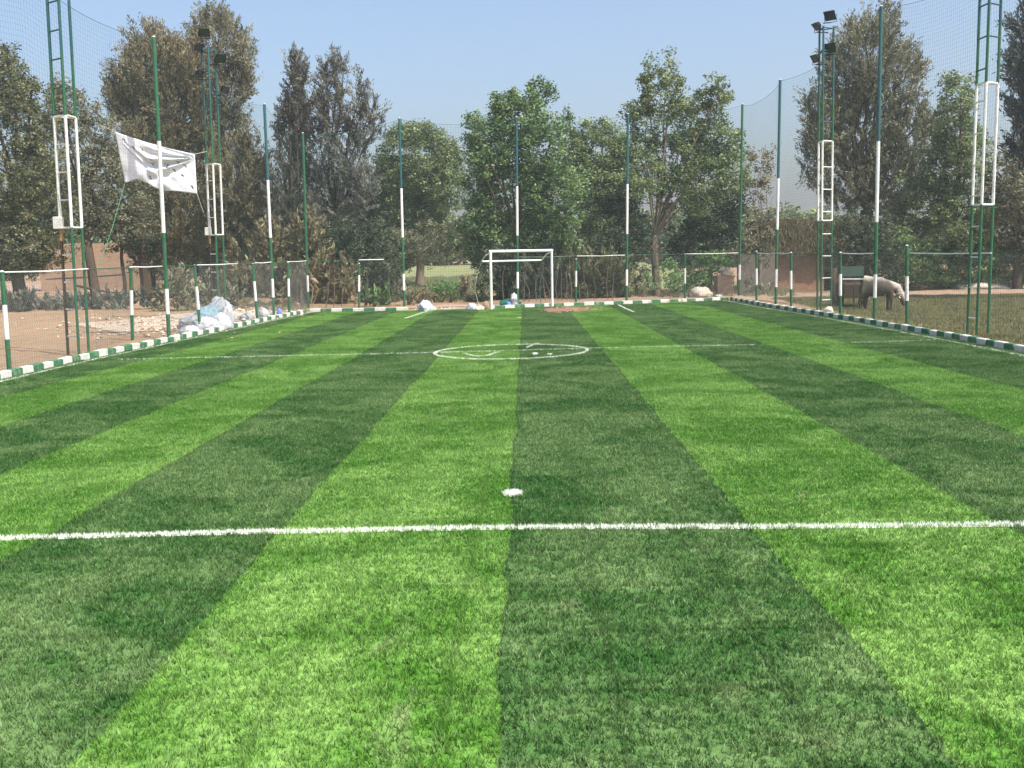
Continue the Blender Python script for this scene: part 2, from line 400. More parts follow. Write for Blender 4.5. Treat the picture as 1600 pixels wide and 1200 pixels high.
def turf_patch(name, n, w_, h_, hf=.53):
    base = rng.uniform(-hf, hf, (n, 2))
    cl = rng.uniform(-hf, hf, (int(n/7), 2)); idx = rng.integers(0, len(cl), n)
    base = np.where(rng.uniform(0, 1, (n, 1)) < .65, cl[idx]+rng.normal(0, .011, (n, 2)), base)
    P = np.concatenate([base, np.zeros((n, 1))], 1)
    t = np.clip(rng.uniform(0, 1, n)*.7+rng.uniform(0, 1, len(cl))[idx]*.3, 0, 1)
    me = fast_mesh(name, blades(n, rng, w_, h_, P, .95), 3, M['turf_blade'], t)
    return bpy.data.objects.new(name, me)      # only ever seen as the pile below
def scatter(name, protos, pts, kind='stuff', label=None, cat=None, tilt=0., smin=.9, smax=1.15, seed=1, rot90=False):
    """one object whose surface is many copies of the protos, joined at its points"""
    me = bpy.data.meshes.new(name); me.from_pydata([tuple(p) for p in pts], [], [])
    o = link(name, me)
    ng = bpy.data.node_groups.new(name, 'GeometryNodeTree')
    ng.interface.new_socket('Geometry', in_out='INPUT', socket_type='NodeSocketGeometry')
    ng.interface.new_socket('Geometry', in_out='OUTPUT', socket_type='NodeSocketGeometry')
    nd = ng.nodes; gi = nd.new('NodeGroupInput'); go = nd.new('NodeGroupOutput')
    src = nd.new('GeometryNodeJoinGeometry')
    gti = nd.new('GeometryNodeGeometryToInstance')
    for p in protos:
        oi = nd.new('GeometryNodeObjectInfo'); oi.inputs['Object'].default_value = p
        oi.inputs['As Instance'].default_value = True
        ng.links.new(oi.outputs['Geometry'], src.inputs[0])
    iop = nd.new('GeometryNodeInstanceOnPoints'); iop.inputs['Pick Instance'].default_value = True
    rv = nd.new('FunctionNodeRandomValue'); rv.data_type = 'FLOAT_VECTOR'
    rv.inputs[0].default_value = (-tilt, -tilt, 0); rv.inputs[1].default_value = (tilt, tilt, 6.2832); rv.inputs['Seed'].default_value = seed
    rs = nd.new('FunctionNodeRandomValue'); rs.data_type = 'FLOAT'
    rs.inputs[2].default_value = smin; rs.inputs[3].default_value = smax; rs.inputs['Seed'].default_value = seed+7
    ng.links.new(gi.outputs[0], iop.inputs['Points']); ng.links.new(src.outputs[0], iop.inputs['Instance'])
    if rot90:
        m1 = nd.new('ShaderNodeVectorMath'); m1.operation = 'SNAP'; m1.inputs[1].default_value = (10, 10, math.pi/2)
        ng.links.new(rv.outputs[0], m1.inputs[0]); ng.links.new(m1.outputs[0], iop.inputs['Rotation'])
    else: ng.links.new(rv.outputs[0], iop.inputs['Rotation'])
    ng.links.new(rs.outputs[1], iop.inputs['Scale'])
    ng.links.new(iop.outputs[0], go.inputs[0])
    mo = o.modifiers.new('scatter', 'NODES'); mo.node_group = ng
    return tag(o, label, cat, kind=kind)
pr = [turf_patch('pile_a', 5600, .009, .038), turf_patch('pile_b', 5600, .009, .038), turf_patch('pile_c', 5600, .009, .038)]
def edge_x(poly, y):
    P = sorted(poly, key=lambda p: p[1])
    for (x1, y1), (x2, y2) in zip(P, P[1:]):
        if y1 <= y <= y2: return x1+(x2-x1)*(y-y1)/(y2-y1)
    return P[0][0] if y < P[0][1] else P[-1][0]
def edge_y(x):
    for (x1, y1), (x2, y2) in zip(BACK, BACK[1:]):
        if x1 <= x <= x2: return y1+(y2-y1)*(x-x1)/(x2-x1)
    return 48.0
pts, small = [], []
for j in range(2, 54):
    for i in range(-12, 13):
        x, y = i+.0, j+.5
        if x-.58 < edge_x(LEFT, y) or x+.58 > edge_x(RIGHT, y) or y+.58 > edge_y(x):
            for a in range(5):
                for b in range(5):
                    u_, v_ = x-.4+.2*a, y-.4+.2*b
                    if u_-.10 > edge_x(LEFT, v_) and u_+.10 < edge_x(RIGHT, v_) and v_+.10 < edge_y(u_): small.append((u_, v_, 0))
            continue
        pts.append((x, y, 0))
scatter('turf_pile', pr, pts, seed=3, smin=1, smax=1.0, rot90=True, label='short striped green artificial grass pile covering the whole pitch', cat='grass')
ps = [turf_patch('pile_d', 330, .0085, .036, .105), turf_patch('pile_e', 330, .0085, .036, .105)]
scatter('turf_edge_pile', ps, small, seed=5, smin=1, smax=1.0, rot90=True, label='narrow fringe of artificial grass pile along the kerbs', cat='grass')

def offset(P, dd):
    out = []
    for i, p in enumerate(P):
        a = Vector(P[max(i-1, 0)]); b = Vector(P[min(i+1, len(P)-1)]); t = (b-a).normalized()
        out.append(Vector(p)+Vector((-t.y, t.x))*dd)
    return out
def resample(P, st):
    out = [Vector(P[0])]; acc = 0
    for a, b in zip(P, P[1:]):
        a, b = Vector(a), Vector(b); Ln = (b-a).length; t = st-acc
        while t <= Ln: out.append(a+(b-a)*(t/Ln)); t += st
        acc = (acc+Ln) % st
    return out
def line(P, wd, label, dens=9000, hh=.045, bw=.009, name='pitch_line', closed=False, jit=.012, base=True, cat='pitch line'):
    P = resample(P, .15)+([Vector(P[-1])] if not closed else [])
    n = len(P); mb = MB(); wv = [wd*.5*(1+.25*noise.noise((p.x*1.3, p.y*1.3, 2)))for p in P]
    Ls, Rs = [], []
    for i, p in enumerate(P):
        a = P[i-1] if (i or closed) else P[0]; b = P[(i+1) % n] if (i < n-1 or closed) else P[-1]
        t = (b-a).normalized(); nn = Vector((-t.y, t.x)); q = p+nn*jit*noise.noise((p.x*.9, p.y*.9, 5))
        Ls.append(q+nn*wv[i]); Rs.append(q-nn*wv[i])
    m_ = n if closed else n-1
    vs = [(p.x, p.y, .006) for p in Ls]+[(p.x, p.y, .006) for p in Rs]
    mb.add(vs, [(n+i, n+(i+1) % n, (i+1) % n, i) for i in range(m_)])
    root = mb.build(name, M['line_base'])
    nb = int(dens*wd*.15*m_)
    if nb:
        i = rng.integers(0, m_, nb); t = rng.uniform(0, 1, (nb, 1)); s_ = rng.uniform(0, 1, (nb, 1))
        A = np.array([(p.x, p.y) for p in Ls]); B = np.array([(p.x, p.y) for p in Rs]); k = (i+1) % n
        Q = (A[i]*(1-t)+A[k]*t)*s_+(B[i]*(1-t)+B[k]*t)*(1-s_)
        me = fast_mesh('line_pile', blades(nb, rng, bw, hh, np.concatenate([Q, np.zeros((nb, 1))], 1), .55), 3, M['line_pile'], rng.uniform(0, 1, nb))
        o = link('line_pile', me, root); o['kind'] = 'stuff'
    return tag(root, label, cat)
line([(-11.5, 9.45), (-5, 9.6), (-2.6, 9.7), (-.2, 9.74), (2.2, 9.64), (4.6, 9.60), (11.8, 9.5)], .088, 'thick fuzzy white line across the pitch in the foreground', 12000, .042, .010)
line([(-10.6, 27.0), (-5.4, 27.3), (-2.4, 27.5), (1.65, 28.0), (6.1, 28.25)], .055, 'thin faded white line running across the pitch through the circle', 4000, .04, .014)
line([tuple(g(x, y)[:2]) for x, y in ((1330, 536), (1380, 535), (1462, 532))], .05, 'short faded white line near the right kerb, in dark turf', 3000, .04, .014)
line([tuple(g(x, y)[:2]) for x, y in ((634, 498), (650, 493), (668, 487))], .09, 'short white penalty area line left of the goal', 5000, .04, .02)
line([tuple(g(x, y)[:2]) for x, y in ((966, 477), (978, 483), (991, 488.5))], .09, 'short white penalty area line right of the goal', 5000, .04, .02)
cc = g(799, 550); rr = 1.99
line([(cc.x+rr*math.cos(q), cc.y+.1*math.cos(q)+2.0*math.sin(q)) for q in np.linspace(0, 2*math.pi, 90)[:-1]], .075, 'white circle marked on the turf in front of the far goal', 6000, .04, .016, closed=True, name='centre_circle', cat='pitch circle')
def blob(cx, cy, rx, ry, label, name, n, hh=.05, bw=.01, cat='pitch mark'):
    mb = MB(); k = 22; vs = []
    for i in range(k):
        q = 2*math.pi*i/k; f = 1+.12*noise.noise((math.cos(q)*2, math.sin(q)*2, cx)); vs.append((cx+rx*f*math.cos(q), cy+ry*f*math.sin(q), .007))
    mb.add(vs, [tuple(range(k))]); root = mb.build(name, M['line_base'])
    q = rng.uniform(0, 2*np.pi, n); r = np.sqrt(rng.uniform(0, 1, n))
    Q = np.stack([cx+rx*r*np.cos(q), cy+ry*r*np.sin(q), 0*q], 1)
    o = link('line_pile', fast_mesh('line_pile', blades(n, rng, bw, hh, Q, .5), 3, M['line_pile'], rng.uniform(0, 1, n)), root); o['kind'] = 'stuff'
    return tag(root, label, cat)
p = g(801, 773.5); blob(p.x, p.y, .105, .105, 'round white penalty spot beyond the thick foreground line', 'penalty_spot', 900, .05, .011)
p = g(836, 554); blob(p.x, p.y, .065, .22, 'upright oval white dab inside the circle, on dark turf', 'white_mark', 260, .05, .014)
p = g(859, 555); blob(p.x, p.y, .06, .10, 'small white dab inside the circle, right of the oval one', 'white_mark', 120, .05, .014)
p = g(812, 497); blob(p.x, p.y, .09, .12, 'small white spot on the turf close to the goal', 'penalty_spot', 120, .04, .02)
line([tuple(g(x, y)[:2]) for x, y in ((724, 553), (735, 556), (748, 558), (760, 557), (768, 554.5), (780, 551))], .06, 'curved white stroke like a smile inside the circle', 4500, .04, .014, name='white_mark', cat='pitch mark')
line([tuple(g(x, y)[:2]) for x, y in ((823, 544), (836, 538.5), (842, 537.5))], .06, 'short slanting white stroke inside the circle, at its top', 4000, .04, .014, name='white_mark', cat='pitch mark')
LIN = [tuple(v) for v in offset(LEFT, -.28)]; RIN = [tuple(v) for v in offset(RIGHT, -.42)]
line(LIN[:-1]+[(-9.75, 48.0)], .07, 'white touchline along the foot of the left kerb', 2500, .04, .016)
line(RIN[0:1]+RIN[1:], .06, 'white touchline running beside the right kerb', 2500, .04, .016)

# kerb blocks: shared meshes, each block an object of its own
def block_mesh(name, ln, mat):
    mb = MB(); mb.box((0, 0, .06), (ln, .16, .20), bev=.018); o = mb.build(name, mat); me = o.data
    bpy.data.objects.remove(o); return me
BW, BG = block_mesh('kerb_block', .485, M['kerb_white']), block_mesh('kerb_block', .485, M['kerb_green'])
BO = block_mesh('kerb_block', .485, M['kerb_old'])
rnd = random.Random(4)
def kerb(P, side, label, start, skip=lambda p: 0, hgt_=1.0):
    P = [tuple(v) for v in offset(P, side)]
    root = empty('kerb', (P[0][0], P[0][1], 0)); tag(root, label, 'kerb')
    Q = resample(P, .5)
    for i, (a, b) in enumerate(zip(Q, Q[1:])):
        m_ = (a+b)/2; s_ = skip(m_)
        if s_ == 1: continue
        me = BO if s_ == 2 else (BW if (i+start) % 2 == 0 else BG)
        o = bpy.data.objects.new('kerb_block', me); COL.objects.link(o); o.parent = root
        t = b-a
        o.location = (m_.x-P[0][0]+rnd.gauss(0, .004), m_.y-P[0][1]+rnd.gauss(0, .004), rnd.gauss(0, .007)-(.07 if s_ == 2 else 0))
        o.rotation_euler = (rnd.gauss(0, .02), rnd.gauss(0, .01), math.atan2(t.y, t.x)+rnd.gauss(0, .012))
kerb(LEFT, .09, 'low kerb of alternating white and green blocks along the left touchline', 0)
kerb(BACK, .09, 'low kerb of alternating white and green blocks behind the goal line', 0,
     lambda p: 1 if -5.2 < p.x < -4.2 else (2 if -4.2 <= p.x < -1.9 else 0))
kerb(RIGHT, .09, 'low kerb of alternating white and dark green blocks along the right touchline', 1)

# ------------------------------------------------------------------ posts, fences, nets
MP = [M['green'], M['white'], M['teal'], M['steel']]
def banded(name, base, top, r, label, cat, group, bands, teal_from=6.2):
    root_loc = Vector((base[0], base[1], 0))
    Hh = top[2]; mb = MB(); zs = [-.3]; ms = []
    for z, m_ in bands:
        z = min(z, Hh)
        if z > zs[-1]: zs.append(z); ms.append(m_)
    ax = Vector((top[0]-base[0], top[1]-base[1], 0))
    pts = [Vector((0, 0, z))+ax*(z/Hh) for z in zs]
    mb.tube(pts, r, 10, ms)
    mb.tube([pts[-1], pts[-1]+Vector((0, 0, .04))], [r*1.08, r*.5], 10, 3)   # welded cap
    o = mb.build(name, MP, smooth=False); o.location = root_loc
    return tag(o, label, cat, group)
TALL = {}
tall_spec = [
 ('L1', (264, 528), (240, 58), 'tall green and white net pole in front of the white banner', 6.3),
 ('L2', (428, 492), (413, 163), 'tall banded net pole on the left side right of the lamp tower with the white lower bags', 5.9),
 ('L3', (482, 480), (473, 208), 'faint tall green net pole at the far left corner of the pitch', 3.36),
 ('B1', (632, 478), (624, 185), 'tall banded net pole behind the gap left of the goal', 5.8),
 ('B2', (809, 475), (807, 183), 'tall banded net pole seen through the goal frame', 5.8),
 ('B3', (979, 470), (981, 178), 'tall banded net pole between goal and far right corner', 5.9),
 ('B4', (1155, 463), (1160, 163), 'tall all green net pole at the far right corner of the pitch', 3.36),
 ('R1', (1212, 475), (1219, 125), 'tall banded net pole against open sky, left of the lamp tower with four floodlights', 5.7),
 ('R2', (1366, 500), (1377, 10), 'tallest banded net pole, in front of the buffalo', 6.15)]
tall_spec[1] = tall_spec[1][:3]+('tall banded net pole just left of the far left corner pole', 5.9)
for k, b, t, lab, wtop in tall_spec:
    B = g(*b); T = at(t[0], t[1], B.y)
    bands = [(.78, 0), (1.6, 1), (3.4, 0), (wtop, 1), (99, 2 if k[0] != 'L' or k == 'L2' else 0)]
    if k in ('L3', 'B4'): bands = [(.78, 0), (1.6, 1), (99, 0)]
    if k == 'B4': bands = [(.9, 0), (1.7, 1), (99, 0)]
    banded('net_pole', B, T, .062, lab, 'net pole', 'tall net poles round the pitch', bands)
    TALL[k] = (B, T)
# pole and posts outside the frame at both near ends carry the fence on
low_spec = [
 ('l0', (15, 582), (3, 425), 'low banded fence post at the left edge of the picture'),
 ('l1', (207, 530), (204, 418), 'low banded fence post between near lamp tower and banner pole'),
 ('l2', (313, 518), (304, 415), 'low banded fence post in front of the pile of sacks'),
 ('l3', (402, 500), (395, 412), 'low banded fence post right of the left far lamp tower'),
 ('l4', (452, 490), (450, 410), 'low banded fence post beside the blue scrap, near the far left corner'),
 ('b1', (561, 480), (561, 412), 'low banded fence post on the back fence under the dark bushes'),
 ('b2', (900, 472), (900, 405), 'low banded fence post right of the goal'),
 ('b3', (1070, 466), (1070, 397), 'low banded fence post behind the pale boulder'),
 ('r1', (1182, 470), (1182, 393), 'low banded fence post in front of the grey wall'),
 ('r2', (1236, 480), (1236, 395), 'low banded fence post in front of the mud brick hut'),
 ('r3', (1313, 495), (1313, 395), 'low banded fence post in front of the green cart'),
 ('r4', (1417, 507), (1417, 384), 'low banded fence post just right of the grazing buffalo')]
LOW = {}
for k, b, t, lab in low_spec:
    B = g(*b); T = at(t[0], t[1], B.y); LOW[k] = (B, T)
    banded('fence_post', B, T, .055, lab, 'fence post', 'low posts of the chain link fence', [(.78, 0), (1.58, 1), (99, 0)])
def diamond(a, b, z0, z1, cell=.11, r=.0022, mbs=None):
    """chain link between ground points a and b"""
    a, b = Vector(a[:2]), Vector(b[:2]); Ln = (b-a).length; t = (b-a)/Ln
    nrm = Vector((-t.y, t.x)); V = []
    hh = z1-z0
    n = int((Ln+hh)/cell)
    def P(s, z, o): 
        q = a+t*s+nrm*(o+.03*noise.noise((s*.4+a.x, z*.7, a.y))); return (q.x, q.y, z0+z)
    out = []
    for sg in (1, -1):
        for i in range(-int(hh/cell)-1, int(Ln/cell)+int(hh/cell)+2):
            s0 = i*cell; s1 = s0+sg*hh
            lo, hi = 0., 1.
            if s1 != s0:
                ta, tb = (0-s0)/(s1-s0), (Ln-s0)/(s1-s0); lo = max(lo, min(ta, tb)); hi = min(hi, max(ta, tb))
            if hi-lo < .02: continue
            k = max(1, int((hi-lo)*hh/.8)); 
            for j in range(k):
                u0, u1 = lo+(hi-lo)*j/k, lo+(hi-lo)*(j+1)/k
                out.append((P(s0+(s1-s0)*u0, hh*u0, .004*sg), P(s0+(s1-s0)*u1, hh*u1, .004*sg)))
    return out
def strands(segs, r):
    """thin 3-sided rods, as numpy quads"""
    S = np.array(segs, dtype=float).reshape(-1, 2, 3); A, B = S[:, 0], S[:, 1]
    t = B-A; t /= np.linalg.norm(t, axis=1)[:, None]+1e-9
    ref = np.where(np.abs(t[:, 2:3]) > .9, np.array([[0, 1., 0]]), np.array([[0, 0, 1.]]))
    u = np.cross(t, ref); u /= np.linalg.norm(u, axis=1)[:, None]; w_ = np.cross(t, u)
    V = []
    for k in range(3):
        q0, q1 = 2*np.pi*k/3, 2*np.pi*(k+1)/3
        o0 = (u*np.cos(q0)+w_*np.sin(q0))*r; o1 = (u*np.cos(q1)+w_*np.sin(q1))*r
        V.append(np.stack([A+o0, A+o1, B+o1, B+o0], 1))
    return np.concatenate(V, 0).reshape(-1, 3)
def fence(name, nodes, label, rails, skip=()):
    o0 = nodes[0][0]; root = empty(name, (o0.x, o0.y, 0)); tag(root, label, 'fence')
    for i, ((B0, T0), (B1, T1)) in enumerate(zip(nodes, nodes[1:])):
        if i in skip: continue
        z1 = 2.30
        a = Vector((B0.x, B0.y, z1+.03)); b = Vector((B1.x, B1.y, z1+.03)); Ln = (b-a).length; t = (b-a)/Ln
        e = .075; c0 = a+t*e; c1 = b-t*e; mid = (c0+c1)/2+Vector((0, 0, -.02))
        if rails[i] == 'W': col, r = 1, .022
        elif rails[i] == 'w': col, r = 1, .022; c1 = c0+(c1-c0)*.58; mid = (c0+c1)/2
        else: col, r = 0, .016
        mb = MB(); mb.tube([c0-o0, mid-o0, c1-o0], r, 6, col)
        mb.v = [(x, y, z+o0.z) for x, y, z in mb.v]
        mb.build('top_rail', MP, root)
        segs = diamond((B0.x+t.x*e, B0.y+t.y*e), (B1.x-t.x*e, B1.y-t.y*e), .06, z1)
        V = strands(segs, .0019)-np.array([[o0.x, o0.y, 0]])
        o = link('wire_mesh', fast_mesh('wire_mesh', V, 4, M['wire']), root); o['kind'] = 'stuff'
    return root
def PT(px, py, top=None):
    B = g(px, py); return (B, Vector((B.x, B.y, 2.35)))
lprev = Vector((-12.3, 12, 0)), None
fence('chain_link_fence', [lprev, LOW['l0'], (Vector((-12.15, 29.4, 0)), None), LOW['l1'], TALL['L1'], LOW['l2'], (Vector((-11.4, 42.0, 0)), None), LOW['l3'], TALL['L2'], LOW['l4'], TALL['L3']],
      'low chain link fence along the left side of the pitch', ['G', 'W', 'G', 'W', 'G', 'W', 'G', 'W', 'G', 'W'])
fence('chain_link_fence', [TALL['L3'], LOW['b1'], TALL['B1']], 'low chain link fence at the back, left of the gap beside the goal', ['G', 'w'])
fence('chain_link_fence', [TALL['B2'], LOW['b2'], TALL['B3'], LOW['b3'], TALL['B4']], 'low chain link fence at the back, right of the goal', ['G', 'W', 'G', 'W'])
fence('chain_link_fence', [TALL['B4'], LOW['r1'], TALL['R1'], LOW['r2'], LOW['r3'], TALL['R2'], LOW['r4'], (Vector((13.1, 30.0, 0)), None), (Vector((13.2, 15, 0)), None)],
      'low chain link fence along the right side of the pitch', ['G', 'W', 'W', 'G', 'W', 'G', 'W', 'G'])

def net(label, nodes, cell=.13, r=.0018, thick=.007):
    """nodes: (base xy, top z). strands are vertical and level twines, head rope sags"""
    n0 = nodes[0][0]; root = empty('ball_stop_net', (n0[0], n0[1], 0)); tag(root, label, 'net')
    for (a, za), (b, zb) in zip(nodes, nodes[1:]):
        a, b = Vector(a[:2]), Vector(b[:2]); Ln = (b-a).length; t = (b-a)/Ln; nn = Vector((-t.y, t.x))
        sag = .028*Ln+.12
        def top(s): u = s/Ln; return za+(zb-za)*u-sag*4*u*(1-u)
        def pos(s, z):
            q = a+t*s+nn*(.12*noise.noise((s*.25+a.x, z*.2, a.y))*min(1, s, Ln-s)); return (q.x-n0[0], q.y-n0[1], z)
        segs = []
        ns = int(Ln/cell)
        for i in range(ns+1):
            s = min(Ln, i*cell+.02); zt = top(s); k = 5
            for j in range(k): segs.append((pos(s, .05+(zt-.05)*j/k), pos(s, .05+(zt-.05)*(j+1)/k)))
        nz = int(max(za, zb)/cell); k = max(6, int(Ln/.9))
        for j in range(nz+1):
            f = (j+.3)/(nz+.3)
            for i in range(k):
                s0, s1 = Ln*i/k, Ln*(i+1)/k
                segs.append((pos(s0, top(s0)*f), pos(s1, top(s1)*f)))
        o = link('net_panel', fast_mesh('net_panel', strands(segs, r), 4, M['net']), root); o['kind'] = 'stuff'
        mb = MB(); mb.tube([pos(Ln*i/14, top(Ln*i/14)) for i in range(15)], thick, 5); mb.build('head_rope', M['net'], root)
    return root
def nn_(k): return (TALL[k][1], TALL[k][1].z-.05)
net('fine dark net hung high along the left side of the pitch', [((-12.3, 13), 9.6), ((-12.2, 26.5), 9.6), nn_('L1'), nn_('L2'), nn_('L3')])
net('fine dark net hung high behind the far goal', [nn_(k) for k in ('L3', 'B1', 'B2', 'B3', 'B4')], r=.0029)
net('fine dark net hung high along the right side of the pitch', [nn_('B4'), nn_('R1'), nn_('R2'), ((12.9, 27.5), 10.2), ((13.2, 14), 10)])

# ------------------------------------------------------------------ lamp towers
def floodlight(root, p, yaw, tilt, size=.42):
    size *= .86
    """p is the bracket foot; lamp is a finned box with a glass front"""
    Rm = Matrix.Rotation(yaw, 3, 'Z') @ Matrix.Rotation(tilt, 3, 'X')      # face looks along local -Y
    p = Vector(p); c = p+Vector((0, 0, size*.62))
    mb = MB(); s = size
    # tapered casing
    fr = [Vector((x*s*.5, -s*.16, z*s*.42)) for x, z in ((-1, -1), (1, -1), (1, 1), (-1, 1))]
    bk = [Vector((x*s*.30, s*.20, z*s*.24)) for x, z in ((-1, -1), (1, -1), (1, 1), (-1, 1))]
    vs = [c+Rm @ v for v in fr+bk]
    mb.add(vs, [(0, 1, 2, 3), (7, 6, 5, 4), (0, 4, 5, 1), (1, 5, 6, 2), (2, 6, 7, 3), (3, 7, 4, 0)])
    for k in range(5):
        mb.box(c+Rm @ Vector(((k-2)*s*.1, s*.23, 0)), (s*.02, s*.14, s*.40), M=Rm)
    lamp = mb.build('floodlight', M['lamp_black'], root)
    mb = MB(); mb.box(c+Rm @ Vector((0, -s*.175, 0)), (s*.88, s*.02, s*.72), M=Rm); mb.build('lamp_glass', M['lamp_glass'], lamp)
    mb = MB()
    for sx in (-1, 1):
        mb.tube([p, p+Rm @ Vector((sx*s*.54, s*.05, 0))*1.0, c+Rm @ Vector((sx*s*.54, 0, 0))], .014, 5)
    mb.build('lamp_bracket', M['lamp_black'], lamp)
def tower(label, base, top, Hh, zw0, zw1, rot, leg_low, ladder, rung, lamps, both_low=False):
    B = g(*base); T = at(top[0], top[1], B.y); ax = Vector(((T.x-B.x)/T.z, 0, 0))
    root = empty('lamp_tower', (B.x, B.y, 0)); tag(root, label, 'lamp tower', 'floodlight towers beside the pitch')
    s = .31; corners = [Vector((s*math.sin(rot+q), -s*math.cos(rot+q), 0)) for q in (-2*math.pi/3, 0, 2*math.pi/3)]
    P = lambda i, z: corners[i]+ax*z+Vector((0, 0, z))
    mats = [M['green'], M['white'], M['teal'], M['rust'], M['ochre']]
    for i in range(3):
        zs = [-.3, zw0-.35, zw0, zw1, zw1+1.6, Hh]; ms = [0, 0, 1, 0, 2]
        if i == leg_low: ms = [3, 4, 1, 0, 2]
        if leg_low == 2 and i == 2: ms = [0, 4, 1, 0, 2]
        mb = MB(); mb.tube([P(i, z) for z in zs], .042, 8, ms); mb.build('leg', mats, root)
    def bar(i, j, z, m_, r=.022):
        mb = MB(); mb.tube([P(i, z), P(j, z)], r, 6, m_); mb.build('rung', mats, root)
    for z in (zw0, zw1):
        for i, j in ((0, 1), (1, 2), (2, 0)): bar(i, j, z, 1, .03)
    z = .5
    while z < Hh-.2:
        m_ = 1 if z < zw1 else 2
        if abs(z-zw0) > .2 and abs(z-zw1) > .2:
            bar(ladder[0], ladder[1], z, m_)
            if z > zw1+.6 and both_low:
                bar(1, 2 if ladder == (0, 1) else 0, z, m_)
        z += rung
    for z in (Hh-.9, Hh-.05):
        for i, j in ((0, 1), (1, 2), (2, 0)): bar(i, j, z, 2)
    for (dx, dy, z, yaw, tilt, size) in lamps:
        mb = MB(); c = ax*z+Vector((0, 0, z)); mb.tube([c+Vector((-.1 if dx > 0 else .1, 0, 0)), c+Vector((dx, dy, 0))], .02, 6); mb.build('lamp_arm', M['lamp_black'], root)
        floodlight(root, c+Vector((dx, dy, 0)), yaw, tilt, size)
    return root, P
LT, PL = tower('near left lamp tower with dark rusty left leg and pale switch box', (123, 553), (91, 0), 10.9, 3.46, 6.42, .43, 0, (0, 1), .74,
   [(.35, -.1, 10.9, .9, .5, .42), (-.35, -.1, 10.9, .5, .5, .42)])
TL2_, PL2 = tower('far left lamp tower topped by floodlights, before the brown trees', (343, 500), (325, 60), 10.9, 3.5, 6.35, .25, 0, (0, 1), .74,
   [(-.12, -.1, 11.3, .35, .6, .46), (-.36, -.1, 10.75, .9, .5, .42), (-.40, -.1, 9.7, 1.1, .5, .44), (.42, .1, 10.3, .6, .6, .50), (.55, .1, 9.1, 1.0, .6, .42)])
RT2, PR2 = tower('far right lamp tower with four dark floodlights against the sky', (1286, 488), (1290, 40), 10.95, 3.6, 6.65, -.52, 9, (1, 2), .86,
   [(-.36, -.1, 10.75, -1.35, .75, .46), (.16, -.1, 11.1, -.75, .6, .54), (-.40, -.1, 9.55, -1.25, .6, .46), (.14, -.14, 9.9, -.55, .55, .52)])
RT, PR = tower('near right lamp tower with white ladder frame, at the right edge', (1527, 524), (1547, 0), 10.9, 3.68, 7.0, -.46, 9, (0, 1), .86,
   [(.35, -.1, 10.9, -.9, .5, .42)], True)
for root, P, z0 in ((LT, PL, 3.5), (TL2_, PL2, 3.55)):
    mb = MB(); mb.box(P(0, z0+.1)+Vector((-.02, -.08, 0)), (.24, .13, .32), bev=.015); mb.build('switch_box', M['plastic_box'], root)
    mb = MB(); mb.tube([P(0, z0+.26)+Vector((.06, -.05, 0)), P(0, z0+.5)+Vector((.06, -.05, 0)), P(0, z0+.9)+Vector((.03, -.05, 0))], .018, 5); mb.build('cable_pipe', M['plastic_box'], root)

# ------------------------------------------------------------------ goal
gl, gr = g(768, 484), g(863, 479.5)
root = empty('goal', (gl.x, gl.y, 0)); tag(root, 'white football goal frame standing at the far end', 'goal')
v = (gr-gl); Lg = v.length; v /= Lg; nb = Vector((-v.y, v.x, 0)); hz = 2.60
def part(name, pts, r, mat, parent, n=8, smooth=True):
    mb = MB(); mb.tube(pts, r, n); return mb.build(name, mat, parent, smooth=False)
part('goal_post', [(0, 0, -.05), (0, 0, hz)], .06, M['white'], root)
part('goal_post', [v*Lg+Vector((0, 0, -.05)), v*Lg+Vector((0, 0, hz))], .055, M['white'], root)
part('crossbar', [Vector((-.06, 0, hz+.03))-v*.0, v*(Lg+.05)+Vector((0, 0, hz+.03))], .062, M['white'], root)
part('rear_bar', [nb*.9+Vector((.04, 0, 2.18)), nb*.9+v*(Lg-.04)+Vector((0, 0, 2.18))], .04, M['white'], root)
for s_ in (0, 1):
    o_ = v*Lg*s_
    part('top_stay', [o_+Vector((0, 0, hz-.02)), o_+nb*.5+Vector((0, 0, hz-.16)), o_+nb*.9+Vector((0, 0, 2.18))], .026, M['white'], root, 6)
    sd = -.26 if s_ == 0 else -.02
    part('back_stay', [o_+nb*.9+Vector((0, 0, 2.16)), o_+nb*1.0+v*sd*.8+Vector((0, 0, 1.5)), o_+nb*1.1+v*sd+Vector((0, 0, .9)), o_+nb*1.1+v*sd*.5+Vector((0, 0, .35)), o_+nb*1.0+Vector((0, 0, 0))], .014, M['rope_white' if s_ == 0 else 'teal'], root, 6)

